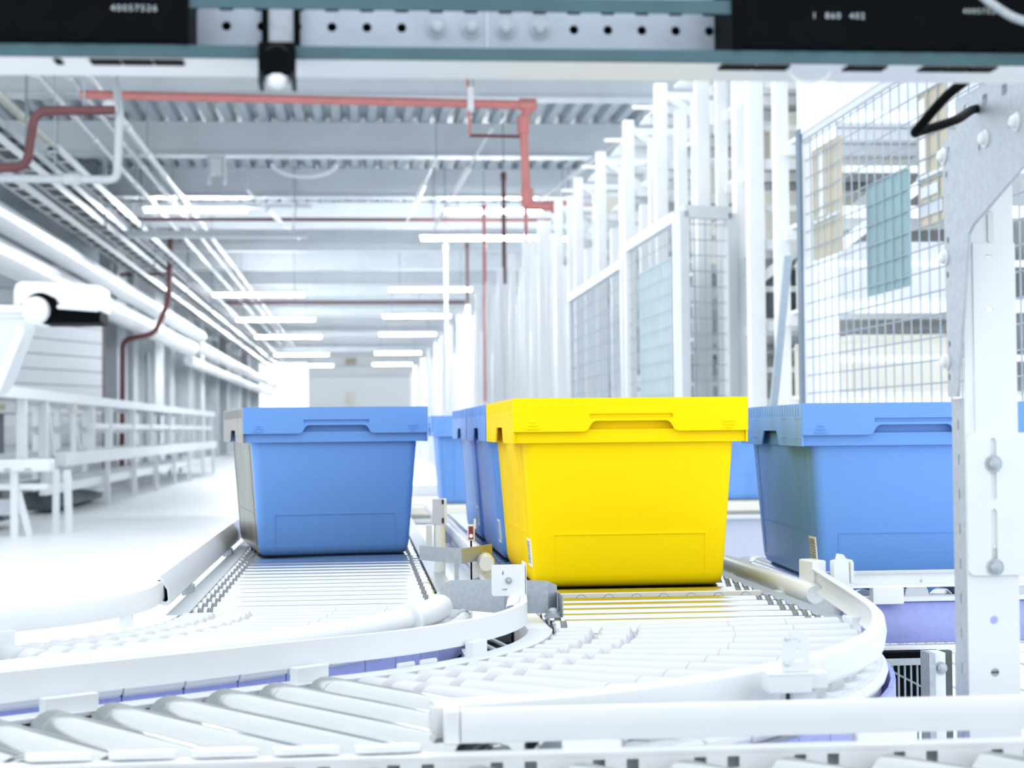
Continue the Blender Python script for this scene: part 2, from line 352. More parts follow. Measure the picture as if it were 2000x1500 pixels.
# ================================================================== ROLLERS AND LANES
ZR, RR = .755, .0245                              # roller tops, roller radius
def roller_mesh(L, r=RR, belts=(), n=18, m=None, seams=(), bm_=None):
    p = [(-L/2-.014, .006), (-L/2-.001, .006), (-L/2, r*.92), (-L/2+.003, r)]; mi = [0, 0, 0]
    for s in sorted(list(seams)+list(belts)):
        gw = .0045 if s in belts else .0009; gr = r*.93 if s in belts else r*.955
        p += [(s-gw, r), (s-gw+.0004, gr), (s+gw-.0004, gr), (s+gw, r)]; mi += [0, 0, 1, 0]
    p += [(L/2-.003, r), (L/2, r*.92), (L/2+.001, .006), (L/2+.014, .006)]; mi += [0, 0, 0, 0]
    mb = MB(); mb.lathe(p, n, mis=mi[:len(p)-1] if len(mi) >= len(p)-1 else mi+[0]*(len(p)-1-len(mi)))
    return mb.mesh('roller', [m or STEEL, bm_ or BELT])
def taper_roller(L, r0, r1, n=18):
    # two short sleeves at the inner end, then one long tapered sleeve
    def r(t): return r0+(r1-r0)*t/L
    p = [(-.012, .005), (0, .005), (.0005, r(0)*.85), (.004, r(0))]
    p += [(.046, r(.046)), (.050, r(.05)*.8), (.052, .011), (.058, .011), (.060, r(.06)*.8), (.064, r(.064)), (.100, r(.1)), (.104, r(.1)*.8), (.106, .012), (.110, .012), (.112, r(.11)*.85), (.116, r(.116))]
    for s in (.60, .80):
        t = L*s; p += [(t-.001, r(t)), (t-.0005, r(t)*.965), (t+.0005, r(t)*.965), (t+.001, r(t))]
    p += [(L-.005, r(L)), (L, r(L)*.9), (L+.001, .006), (L+.014, .006)]
    return MB().lathe(p, n).mesh('roller', PVC)
def arc(c, r, a0, a1, n, z): return [(c[0]+r*cos(a), c[1]-r*sin(a), z) for a in [rad(a0+(a1-a0)*k/(n-1)) for k in range(n)]]
CH = [(-.016, -.105), (.016, -.105), (.016, -.101), (-.012, -.101), (-.012, -.004), (.016, -.004), (.016, 0), (-.016, 0)]   # side channel open to one side
def mirror(p): return [(-u, v) for u, v in p][::-1]
def skirt(root, pts, z0, z1, t, m, nmax=60):       # upright panels between successive path points
    for i in range(len(pts)-1):
        a, b = Vector(pts[i]), Vector(pts[i+1]); d = (b-a); d.z = 0; L = d.length; d.normalize(); nn = Vector((d.y, -d.x, 0))
        c = (a+b)/2; c.z = (z0+z1)/2
        MB().obox(c, d*(L/2-.0009), nn*t/2, (0, 0, (z1-z0)/2)).build('skirt_panel', m, root)
def caps_(root, pts, r, m):
    for i in range(len(pts)-1):
        a, b = Vector(pts[i]), Vector(pts[i+1]); d = (b-a).normalized()
        MB().tube([a+d*.001, a+d*.003, b-d*.003, b-d*.001], [r*.8, r, r, r*.8], 10).build('cap_segment', m, root)
def legs(root, pts, z=.64):
    for x, y in pts: MB().box(x-.02, x+.02, y-.02, y+.02, 0, z).box(x-.05, x+.05, y-.05, y+.05, 0, .01).build('leg', GALV, root)

# ---- lane 1 (left)
l1 = thing('roller_conveyor', 'left steel roller lane carrying the left blue tote, straight then curving off to the left', 'conveyor', (-.06, 3.5, 0))
xl, xr, C1 = -.255, .128, (-.70, 2.62)
LW = xr-xl
rm = roller_mesh(LW-.008, belts=(-LW/2+.016, -LW/2+.030, LW/2-.022))
for k in range(47): inst(rm, 'roller', l1, ((xl+xr)/2, 2.655+.075*k, ZR-RR))
r0, r1 = .432, .822
tm = taper_roller(r1-r0-.008, .0205, .0285)
tilt1 = 0
for k in range(14):
    a = rad(2.0+4.05*k); c = (C1[0]+(r0+.004)*cos(a), C1[1]-(r0+.004)*sin(a), ZR-.0245); inst(tm, 'roller', l1, c, -a)
a54 = rad(54); dir54 = Vector((-sin(a54), -cos(a54), 0)); ax54 = Vector((cos(a54), -sin(a54), 0))
rm2 = roller_mesh(r1-r0-.008, m=PVC)
for k in range(1, 12):
    c = Vector((C1[0], C1[1], ZR-RR))+ax54*(r0+r1)/2+dir54*(.066*k+.03); inst(rm2, 'roller', l1, c, -a54)
zc = ZR-.008
MB().sweep(mirror(CH), [(xl-.018, 6.2, zc), (xl-.018, 2.62, zc)]).build('side_frame', GALV, l1)
MB().sweep(CH, [(xr+.018, 6.2, zc), (xr+.018, 2.62, zc)]).build('side_frame', GALV, l1)
def lane_edge(C, r, ext, z):
    p = arc(C, r, 0, 54, 15, z); q = Vector(p[-1]); return p+[tuple(q+dir54*e_) for e_ in ext]
MB().sweep(CH, lane_edge(C1, r1+.018, (.3, .8), zc)).build('side_frame', GALV, l1)
MB().sweep(mirror(CH), lane_edge(C1, r0-.018, (.3, .8), zc)).build('side_frame', WHITE, l1)
sk1 = arc(C1, r1+.038, 2, 54, 12, .735); q = Vector(sk1[-1]); sk1 += [tuple(q+dir54*(.075*k)) for k in range(1, 8)]
skirt(l1, sk1, .52, .739, .006, PURPLE); caps_(l1, [(x_, y_, .7475) for x_, y_, _ in sk1], .0095, WPLAST)
legs(l1, ((-.27, 5.6), (.14, 5.6), (-.27, 3.2), (.14, 3.2), (-.6, 2.0)))
MB().box(xl-.01, xr+.01, 2.62, 6.2, .655, .668).build('shade_pan', PAN, l1)
def fan(c, r0, r1, a0, a1, n, z):
    i_, o_ = arc(c, r0, a0, a1, n, z), arc(c, r1, a0, a1, n, z); m_ = MB(); vs = i_+o_
    m_.add(vs, [(k, k+1, n+k+1, n+k) for k in range(n-1)]); return m_
fan(C1, .425, .83, 0, 54, 14, .662).build('curve_shade_pan', PAN, l1)
# ---- lane 2 (right, yellow tote)
l2 = thing('roller_conveyor', 'middle roller lane under the yellow tote, curving to the left in front of it', 'conveyor', (.46, 3.5, 0))
xl2, xr2, C2 = .262, .655, (-.34, 2.35)
LW = xr2-xl2
rm = roller_mesh(LW-.008, belts=(LW/2-.016, LW/2-.030, -LW/2+.018))
for k in range(42):
    y = 2.385+.075*k
    if abs(y-2.785) > .035: inst(rm, 'roller', l2, ((xl2+xr2)/2, y, ZR-RR))
r0, r1 = .602, 1.0
def rin(deg): return .602-.057*deg/54
def arc_in(off, n, z): return [(C2[0]+(rin(d_)+off)*cos(rad(d_)), C2[1]-(rin(d_)+off)*sin(rad(d_)), z) for d_ in [54*k/(n-1) for k in range(n)]]
for k in range(13):
    dg_ = 1.6+4.15*k; a = rad(dg_); q_ = rin(dg_)+.004; c = (C2[0]+q_*cos(a), C2[1]-q_*sin(a), ZR-.0258); inst(taper_roller(r1-q_-.004, .0205, .030), 'roller', l2, c, -a)
YF = 1.432                                         # line of the long frame that cuts the angled rollers
P0 = Vector((C2[0], C2[1], ZR-.0265))
for k in range(15):
    s = .03+.0635*k; p = P0+ax54*.551+dir54*s
    L = min(r1-.561, (p.y-YF)/sin(a54)-.026)
    if L > .1:
        me = roller_mesh(L, r=.0265, m=DIMSTEEL, bm_=DARK, seams=(-L/2+.03,), belts=(L/2-.0065,)); inst(me, 'roller', l2, p+ax54*L/2, -a54)
MB().sweep(CH, [(xl2-.018, 5.5, zc), (xl2-.018, 2.35, zc)][::-1]).build('side_frame', WHITE, l2)
MB().sweep(CH, [(xr2+.018, 5.5, zc), (xr2+.018, 2.35, zc)]).build('side_frame', GALV, l2)
e_in = arc_in(-.016, 15, zc); q = Vector(e_in[-1])
MB().sweep(mirror(CH), e_in+[tuple(q+dir54*v) for v in (.3, .62)]).build('side_frame', WGREY, l2)
MB().sweep(CH, arc(C2, r1-.002, 0, 56, 15, zc-.012)).build('side_frame', WHITE, l2)
sk2 = arc(C2, r1+.028, -2, 58, 16, .72)
skirt(l2, sk2, .50, .716, .006, PURPLE); caps_(l2, [(x_, y_, .7255) for x_, y_, _ in arc(C2, r1+.014, -2, 58, 16, .72)], .0085, WPLAST)
tb = MB().box(xl2+.004, xr2-.002, 2.778, 2.792, .70, .7525)
tb = tb.build('transfer_bar', CREAM, l2)
for k in range(8):
    xx = xl2+.05+.045*k
    w_ = MB(); w_.lathe([(0, .0085), (.002, .0085)], 16, (xx, 2.778, .7425), (0, -1, 0)); w_ = w_.build('wheel', WPLAST, tb)
    w2 = MB(); w2.tube([(xx+.0085*cos(t), 2.7765, .7425+.0085*sin(t)) for t in [pi*j/10 for j in range(11)]], .0006, 5); w2.build('wheel_rim', DARK, tb)
legs(l2, ((.25, 5.2), (.67, 5.2), (.25, 3.2), (.67, 3.2), (.20, 1.8), (.62, 2.0)))
MB().box(xl2-.004, xr2+.004, 2.35, 5.5, .655, .668).build('shade_pan', PAN, l2)
fan(C2, .575, 1.01, 0, 54, 14, .662).build('curve_shade_pan', PAN, l2)
pq = [P0+ax54*.545, P0+ax54*1.0, P0+ax54*1.0+dir54*.18, Vector((-.66, 1.445, 0)), P0+ax54*.545+dir54*.80]
MB().prism([(v.x, max(v.y, 1.445)) for v in pq], [], (0, 0, .655), (1, 0, 0), (0, 1, 0), (0, 0, .008)).build('shade_pan', PAN, l2)
# ---- nearest lane, crossing the picture along its bottom edge
l3 = thing('roller_conveyor', 'nearest roller lane with skewed rollers behind a slotted frame at the bottom edge', 'conveyor', (.3, 1.25, 0))
fh = []
for k in range(-5, 11):
    for xx in [v for v in (.085+.0845*k+.026, .085+.0845*k+.054) if -.40 < v < .92]: fh.append(rrect(xx-.0052, xx+.0052, .7375, .7472, .0008))
MB().prism([(-.42, .66), (.95, .66), (.95, .7503), (-.42, .7503)], fh, (0, 1.417, 0), (1, 0, 0), (0, 0, 1), (0, .003, 0)).box(-.42, .95, 1.4164, 1.434, .7504, .7535).box(-.42, .95, 1.434, 1.437, .66, .7535).build('slotted_frame', WHITE, l3)
MB().box(-.42, .95, 1.4375, 1.4395, .66, .735).build('backing_sheet', GALVD, l3)
Ln = .40
rmn = roller_mesh(Ln, r=.0255, m=DIMSTEEL)
for k in range(-4, 10):
    p = Vector((.085+.0845*k, 1.400, ZR-.030)); inst(rmn, 'roller', l3, p+ax54*(Ln/2+.008), -a54)
MB().box(-.2, 1.2, 1.058, 1.064, .66, .74).build('far_side_frame', WHITE, l3)
for k in range(11):                               # flat white covers over the roller ends
    xx = -.27+.0665*k
    if xx < .02:
        MB().prism(rrect(-.027, .027, -.009, .009, .008, 5), [], (xx+.026, 1.436, .7555), (1, .05, 0), (-.3, .95, 0), (0, 0, .0045)).build('end_cover', WPLAST, l3)
legs(l3, ((-.3, 1.40), (.9, 1.40), (.9, 1.1)), .66)
# ---- lane 4: right, running off to the right
l4 = thing('roller_conveyor', 'right hand conveyor with smooth lilac side panel carrying the right blue tote', 'conveyor', (1.2, 3.3, 0))
rm4 = roller_mesh(.74, r=.0245)
for k in range(15): inst(rm4, 'roller', l4, (.845+.068*k, 3.225, .7205), pi/2)
MB().box(.735, 2.0, 2.835, 2.842, .69, .732).box(.80, 2.0, 2.815, 2.842, .7265, .7345).build('side_frame', WHITE, l4)
MB().box(.735, 2.0, 3.60, 3.61, .64, .735).build('side_frame', WHITE, l4)
lp = MB(); pr = [(2.828, .726), (2.822, .724), (2.814, .710), (2.812, .69), (2.813, .672), (2.820, .658), (2.828, .656)]
vs = [(.80, y, z) for y, z in pr]+[(2.0, y, z) for y, z in pr]; n_ = len(pr)
lp.add(vs, [(i, i+1, n_+i+1, n_+i) for i in range(n_-1)]+[tuple(range(n_)), tuple(range(n_, 2*n_)), (0, n_-1, 2*n_-1, n_)]); lp.build('skirt_panel', PURPLE, l4)
MB().box(.80, 2.0, 2.806, 2.83, .639, .6545).build('lower_rail', WHITE, l4, bevel=.003)
for k in range(3):
    d_ = MB(); d_.lathe([(0, .02), (.004, .02), (.004, .012)], 18, (.93+.09*k, 2.83, .737), (0, -1, 0)); d_.build('roller_end', WPLAST, l4)
legs(l4, ((.80, 2.9), (1.7, 2.9), (.80, 3.5), (1.7, 3.5)), .63)
# ---- far cross conveyor
l5 = thing('belt_conveyor', 'cream railed cross conveyor far behind the yellow tote carrying distant blue totes', 'conveyor', (1.0, 6.4, 0))
MB().box(.0, 1.83, 6.2, 6.9, .70, .7545).build('belt', CREAM, l5)
MB().box(.0, 1.83, 6.15, 6.18, .715, .750).build('guard_strip', CREAM, l5, bevel=.006)
MB().box(.0, 1.83, 6.13, 6.15, .688, .704).build('guard_strip', WGREY, l5, bevel=.004)
MB().box(.0, 1.83, 6.16, 6.19, .55, .686).build('skirt_panel', LILAC, l5)
MB().box(.0, 1.83, 6.92, 6.95, .6, .80).build('side_frame', WHITE, l5)
legs(l5, ((.2, 6.3), (1.75, 6.3), (1.0, 6.3), (.2, 6.8), (1.75, 6.8)), .56)

# ================================================================== GUARD RAILS
DP = [(-.006, -.0155), (.004, -.0165), (.0085, -.012), (.0105, 0), (.0085, .012), (.004, .0165), (-.006, .0155), (-.0035, .011), (.002, .010), (.002, -.010), (-.0035, -.011)]
BANDP = [(-.004, -.0145), (.004, -.0145), (.0055, -.010), (.0055, .010), (.004, .0145), (-.004, .0145)]
def at_path(p, i): return Vector(p[i])
def brackets(root, items, m=WPLAST):
    for (x, y, ang, w_, d_, z0, z1) in items:
        ca, sa = cos(ang), sin(ang)
        MB().obox((x, y, (z0+z1)/2), (w_/2*ca, w_/2*sa, 0), (-d_/2*sa, d_/2*ca, 0), (0, 0, (z1-z0)/2)).build('bracket', m, root, bevel=.001)
# outer guard of the middle lane
g = thing('guard_rail', 'thick white curved guard rail sweeping round the outside of the middle lane', 'guard rail', (.6, 2.0, .74))
gpth = sm([(.742, 2.78, .772), (.712, 2.56, .7715), (.686, 2.36, .771), (.655, 2.16, .770), (.604, 1.99, .770), (.55, 1.87, .770), (.468, 1.75, .770), (.37, 1.645, .770), (.255, 1.558, .771), (.16, 1.507, .772), (.06, 1.470, .773)], 5)
MB().sweep([(-u*1.05, v*1.08) for u, v in DP][::-1], gpth).build('rail', WPLAST, g)
MB().obox((.742, 2.79, .775), (.012, .003, 0), (-.006, .024, 0), (0, 0, .026)).build('flared_end', WPLAST, g, bevel=.003)
brackets(g, ((.665, 2.30, rad(100), .03, .014, .735, .762), (.435, 1.745, rad(50), .034, .02, .735, .756), (.215, 1.555, rad(28), .05, .02, .735, .757), (.066, 1.470, rad(14), .014, .012, .764, .786)))
# inner guard of the middle lane
g = thing('guard_rail', 'flat white guard band between the two lanes curving along the inside of the middle lane', 'guard rail', (0, 2.0, .74))
p_ = [(.227, 2.46, .775), (.226, 2.38, .775)]+arc_in(-.036, 13, .775)[1:]; q = Vector(p_[-1]); p_ += [tuple(q+dir54*e_) for e_ in (.2, .45, .6)]
MB().sweep(BANDP, p_).build('rail', WPLAST, g)
t_ = MB().tube(sm([(.227, 2.45, .774), (.225, 2.44, .778), (.221, 2.43, .782), (.217, 2.40, .784), (.213, 2.38, .780), (.211, 2.372, .772)], 4), .011, 12); t_.build('bent_end', WPLAST, g)
mp_ = MB().prism(rrect(.182, .2295, .7895, .8325, .003), [rslot(.198, .821, .003, .006), rrect(.196, .204, .797, .7995, .001)], (0, 2.385, 0), (1, 0, 0), (0, 0, 1), (0, .003, 0)); mp_ = mp_.build('sensor_plate', WPLAST, g)
b_ = MB(); bolt(b_, (.2055, 2.385, .8105), (0, -1, 0), .0035, .006); b_.build('bolt', GALV, mp_)
MB().box(.2280, .2305, 2.385, 2.43, .760, .834).build('sensor_bar', WPLAST, g, bevel=.0006)
brackets(g, ((.140, 2.09, rad(62), .040, .012, .735, .765), (-.055, 1.905, rad(42), .046, .012, .73, .764), (-.285, 1.735, rad(36), .058, .012, .73, .763), (-.43, 1.63, rad(36), .05, .012, .73, .763)))
for x_, y_ in ((.052, 2.005), (.079, 2.03)):
    hp = MB().prism(rrect(-.014, .014, .728, .752, .002), [rrect(-.009, .009, .735, .745, .002)], (x_, y_, 0), (.72, .69, 0), (0, 0, 1), (.69*.002, -.72*.002, 0)); hp.build('slotted_tab', WPLAST, g)
# outer guard of the left lane
g = thing('guard_rail', 'round white guard tube with disc collar on the outside of the left lane curve', 'guard rail', (0, 2.2, .74))
MB().tube(sm([(.113, 2.44, .770), (.099, 2.38, .770), (.080, 2.325, .770), (.062, 2.29, .770)]), .0182, 16).build('end_tube', WPLAST, g)
MB().lathe([(0, .0225), (.006, .0228), (.009, .021)], 20, (.065, 2.292, .769), (-.45, -.89, 0)).build('disc_collar', WPLAST, g)
MB().tube(sm([(.06, 2.287, .770), (0, 2.19, .769), (-.08, 2.095, .769), (-.178, 2.0, .769), (-.379, 1.836, .769), (-.75, 1.57, .769)]), .0158, 14).build('rail', WPLAST, g)
brackets(g, ((.105, 2.39, rad(65), .03, .014, .735, .758), (-.13, 2.05, rad(44), .04, .014, .735, .756)))
# inner guard of the left lane
g = thing('guard_rail', 'flat white guard band curving along the floor side of the left lane', 'guard rail', (-.4, 2.4, .74))
p_ = [(-.300, 2.72, .780)]+arc((-.70, 2.60), .397, 0, 54, 12, .779); q = Vector(p_[-1]); p_ += [tuple(q+dir54*e_) for e_ in (.15, .5)]
MB().sweep([(-u, v*1.05) for u, v in BANDP][::-1], p_).build('rail', WPLAST, g)
brackets(g, ((-.327, 2.47, rad(75), .03, .010, .738, .767), (-.462, 2.27, rad(45), .045, .010, .738, .767)))
# hollow rail along the straight left lane
g = thing('guard_rail', 'hollow galvanised guard rail with open triangular end beside the left lane', 'guard rail', (-.3, 3.5, .74))
HP = [(-.012, -.016), (.010, -.021), (.014, -.016), (.012, .004), (-.001, .024), (-.006, .024), (-.012, .012)]
def ring(prof, k):
    cx = sum(u for u, v in prof)/len(prof); cy = sum(v for u, v in prof)/len(prof); return [(cx+(u-cx)*k, cy+(v-cy)*k) for u, v in prof]
h_ = MB(); A = Vector((-.300, 2.66, .778)); B = Vector((-.300, 5.9, .778)); n_ = len(HP); vs = []
for P in (A, B):
    for pr in (HP, ring(HP, .74)): vs += [P+Vector((u, 0, v)) for u, v in pr]
fs = [(k, (k+1) % n_, 2*n_+(k+1) % n_, 2*n_+k) for k in range(n_)]+[(n_+k, n_+(k+1) % n_, 3*n_+(k+1) % n_, 3*n_+k) for k in range(n_)]
fs += [(k, (k+1) % n_, n_+(k+1) % n_, n_+k) for k in range(n_)]+[(2*n_+k, 2*n_+(k+1) % n_, 3*n_+(k+1) % n_, 3*n_+k) for k in range(n_)]
h_.add(vs, fs); h_.build('rail', WPLAST, g)
MB().sweep(ring(HP, .72), [(-.300, 2.675, .778), (-.300, 2.70, .778)]).build('bore_shade_plug', BLACK, g)  # black plug paints the shade inside the hollow rail
brackets(g, ((-.292, 3.0, pi/2, .03, .02, .742, .76), (-.292, 3.9, pi/2, .03, .02, .742, .76)), GALV)
# right-hand white tube beside the yellow tote
g = thing('guard_rail', 'short straight white guard tube between the yellow tote lane and the right blue tote', 'guard rail', (.72, 3.0, .73))
MB().tube([(.715, 3.36, .752), (.715, 3.34, .752), (.722, 2.72, .752), (.722, 2.70, .752)], [.014, .0175, .0175, .014], 16).build('rail', WPLAST, g)
brackets(g, ((.70, 3.2, pi/2, .03, .03, .725, .745), (.705, 2.85, pi/2, .03, .03, .725, .745)))
# rail in front of the right blue tote
g = thing('guard_rail', 'straight white guard rail in front of the right blue tote', 'guard rail', (1.1, 2.81, .73))
MB().sweep([(-u*1.1, v*.86) for u, v in DP], [(.762, 2.80, .7655), (2.0, 2.80, .7655)]).build('rail', WPLAST, g)
b_ = MB(); bolt(b_, (.925, 2.789, .763), (0, -1, 0), .002, .001); b_.build('screw', GALV, g)
brackets(g, ((.87, 2.802, 0, .052, .022, .725, .752), (1.4, 2.802, 0, .052, .022, .725, .752)))
MB().obox((.785, 2.785, .772), (.005, .010, 0), (.012, -.004, 0), (0, 0, .028)).box(.800, .808, 2.78, 2.81, .75, .80).build('end_bracket', WPLAST, g, bevel=.002)
# long straight rail over the nearest lane
g = thing('guard_rail', 'long straight white box rail across the front above the nearest lane', 'guard rail', (.4, 1.44, .755))
MB().sweep([(-.009, -.0135), (.008, -.0135), (.0105, -.008), (.0105, .008), (.008, .0135), (-.009, .0135)], [(.083, 1.448, .7725), (.95, 1.448, .7725)]).build('rail', WPLAST, g)
MB().box(.069, .0825, 1.4375, 1.458, .758, .787).build('end_cap', WPLAST, g, bevel=.002)
for x0 in (.167, .418, .70):
    MB().box(x0, x0+.050, 1.432, 1.452, .7505, .760).build('mount_block', WPLAST, g, bevel=.002)
    MB().box(x0+.022, x0+.032, 1.4285, 1.4325, .742, .7535).build('clip', WPLAST, g, bevel=.001)

# photo-eye brackets and boxes on the curve
s_ = thing('photo_eye', 'white photo eye on a punched plate clamped over the middle lane outer curve', 'sensor', (.40, 1.61, .77))
hl = [ngon(.412, .817, .0024, 10), ngon(.412, .8095, .0024, 10), rrect(.4085, .4175, .7975, .8005, .0013)]
MB().prism([(.396, .789), (.423, .789), (.4223, .816), (.4175, .8265), (.4025, .8265), (.397, .8195)], hl, (0, 1.604, 0), (1, 0, 0), (0, 0, 1), (0, .0025, 0)).build('punched_plate', WPLAST, s_, bevel=.0006)
MB().box(.3805, .4225, 1.594, 1.626, .770, .7885).build('sensor_box', WPLAST, s_, bevel=.0012)
MB().box(.3800, .4230, 1.5935, 1.627, .7868, .7880).build('lid_seam', WGREY, s_)
MB().box(.4230, .440, 1.602, 1.63, .7725, .7875).build('connector', WPLAST, s_, bevel=.0012)
MB().box(.399, .402, 1.598, 1.603, .760, .770).build('clip', DARK, s_)
MB().box(.408, .430, 1.61, 1.66, .745, .770).build('mounting_foot', WPLAST, s_)
for x_, z_ in ((.4015, .8205), (.4008, .7965)):
    b_ = MB(); bolt(b_, (x_, 1.604, z_), (0, -1, 0), .0023, .003); b_.build('screw', WGREY, s_)
s_ = thing('photo_eye', 'white upright sensor holder standing at the flared end of the middle lane guard', 'sensor', (.79, 2.77, .75))
MB().prism([(-.014, .735), (.014, .735), (.012, .80), (.004, .812), (-.008, .814), (-.012, .80)], [], (.775, 2.735, 0), (.9, -.3, 0), (0, 0, 1), (.002, .006, 0)).build('holder_plate', WPLAST, s_, bevel=.001)
MB().box(.7905, .796, 2.735, 2.75, .765, .80).build('connector', WGREY, s_, bevel=.001)
c_ = MB().tube([(.742, 2.66, .742), (.756, 2.62, .726)], .0012, 6).tube([(.747, 2.655, .742), (.762, 2.615, .724)], .0012, 6); c_.build('lead_wire', BLACK, s_)

# ================================================================== BETWEEN THE LANES
def plate(pts, z0, z1, t, name, m, label, cat, parts=None, tops=None):
    root = thing(name, label, cat, (pts[0][0], pts[0][1], z0))
    for i in range(len(pts)-1):
        a, b = Vector((*pts[i], 0)), Vector((*pts[i+1], 0)); d = (b-a).normalized(); nn = Vector((-d.y, d.x, 0)); L = (b-a).length
        t0 = tops[i] if tops else z1; t1 = tops[i+1] if tops else z1
        MB().prism([(0, z0), (L, z0), (L, t1), (0, t0)], [], a, d, (0, 0, 1), nn*t).build('panel', m, root)
    return root
r_ = plate([(.107, 3.09), (.176, 2.99), (.238, 3.10)], .788, .814, .002, 'deflector_plate', GALV, 'galvanised V shaped deflector plate beside the blue tote lane', 'deflector')
MB().box(.165, .172, 3.0, 3.01, .735, .788).box(.155, .195, 3.0, 3.03, .735, .739).build('stand', GALV, r_)
r_ = plate([(.118, 2.56), (.133, 2.54), (.205, 2.46), (.268, 2.455), (.283, 2.475)], .757, .79, .002, 'deflector_plate', GALV, 'grey wedge shaped steel deflector at the near end between the two lanes', 'deflector', tops=(.788, .799, .806, .803, .795))
MB().box(.284, .2855, 2.42, 2.50, .755, .785).build('end_flange', GALV, r_)
b_ = MB(); bolt(b_, (.272, 2.43, .757), (0, 0, 1), .008, .010); b_.lathe([(0, .013), (.003, .013), (.003, .0125)], 16, (.272, 2.43, .754), (0, 0, 1)); b_.build('nut', GALV, r_)
b_ = MB(); bolt(b_, (.150, 2.50, .752), (0, 0, 1), .007, .009); b_.build('nut', GALV, r_)
s_ = thing('transfer_strip', 'narrow white strip with half round wheels between the left and middle lanes', 'conveyor', (.2, 2.78, .7))
st = MB().prism([(.112, .735), (.258, .735), (.258, .763), (.135, .763), (.118, .754)], [], (0, 2.772, 0), (1, 0, 0), (0, 0, 1), (0, .012, 0)).build('strip', WPLAST, s_)
MB().box(.130, .258, 2.7705, 2.772, .7585, .7595).build('seam', DARK, st)
for xx in (.145, .188, .231):
    w2 = MB(); w2.tube([(xx+.008*cos(t), 2.771, .739+.008*sin(t)) for t in [pi*j/10 for j in range(11)]], .0006, 5); w2.build('wheel_rim', DARK, s_)
m_ = thing('lane_divider', 'white merge cover plate filling the gap between left and middle lanes', 'cover', (.2, 2.9, .7))
MB().prism([(.165, 2.62), (.226, 2.56), (.226, 5.2), (.165, 5.2)], [], (0, 0, .728), (1, 0, 0), (0, 1, 0), (0, 0, .006)).build('cover_plate', WHITE, m_)
MB().box(.168, .224, 2.56, 5.0, .45, .726).build('side_box', SHADE, m_)
# black block added for the shade below the wedge, with diagonal braces
m_ = thing('gap_shade_block', 'black block added for the shade in the gap below the wedge deflector, with pale diagonal braces', 'shade block', (.16, 2.3, .45))
MB().box(.135, .245, 2.25, 2.55, .45, .705).build('dark_block', BLACK, m_)
for i, (a_, b__) in enumerate((((.150, 2.50, .725), (.205, 2.27, .715)), ((.165, 2.52, .727), (.225, 2.28, .717)))):
    MB().bar(a_, b__, .006, .003).build('brace', GALV, m_)
MB().box(.140, .172, 2.34, 2.40, .706, .716).build('belt_cover', WPLAST, m_)
MB().box(.135, .17, 2.47, 2.545, .71, .738).build('end_block', WPLAST, m_)
# left-hand guard tube of the middle lane, sensors
g = thing('guard_rail', 'straight white guard tube on the left of the row of blue totes', 'guard rail', (.22, 3.6, .75))
MB().tube([(.222, 3.02, .785), (.222, 3.04, .785), (.215, 5.3, .785)], [.013, .0165, .0165], 14).build('rail', WPLAST, g)
brackets(g, ((.224, 3.3, pi/2, .03, .02, .738, .772), (.222, 4.3, pi/2, .03, .02, .738, .772)))
s_ = thing('reflector', 'lilac grey upright reflector box on a white post between the lanes', 'sensor', (.153, 3.32, .75))
MB().box(.140, .1625, 3.31, 3.322, .838, .888).build('box', LILAC, s_, bevel=.001)
MB().box(.1625, .1675, 3.309, 3.322, .838, .888).build('side_strip', WPLAST, s_, bevel=.0008)
MB().box(.158, .1615, 3.3085, 3.3105, .841, .851).box(.158, .1615, 3.3085, 3.3105, .878, .886).build('clip', DARK, s_)
MB().tube([(.154, 3.318, .735), (.154, 3.318, .838)], .011, 14).build('post', WPLAST, s_)
MB().box(.128, .139, 3.31, 3.33, .79, .838).build('bracket', WGREY, s_)
s_ = thing('light_sensor', 'small white light sensor with red lens standing on the steel deflector', 'sensor', (.197, 3.06, .79))
MB().box(.1905, .2035, 3.045, 3.056, .824, .852).build('housing', WPLAST, s_, bevel=.001)
MB().box(.1925, .2005, 3.0435, 3.0455, .8265, .849).build('lens', REDLENS, s_)
MB().lathe([(0, .0033), (.001, .0031)], 14, (.1965, 3.0437, .8325), (0, -1, 0)).build('red_light', LED, s_)
MB().tube([(.197, 3.05, .736), (.197, 3.05, .824)], .0016, 8).build('lead_wire', BLACK, s_)
MB().box(.2022, .2055, 3.045, 3.053, .845, .862).build('mount', WPLAST, s_)

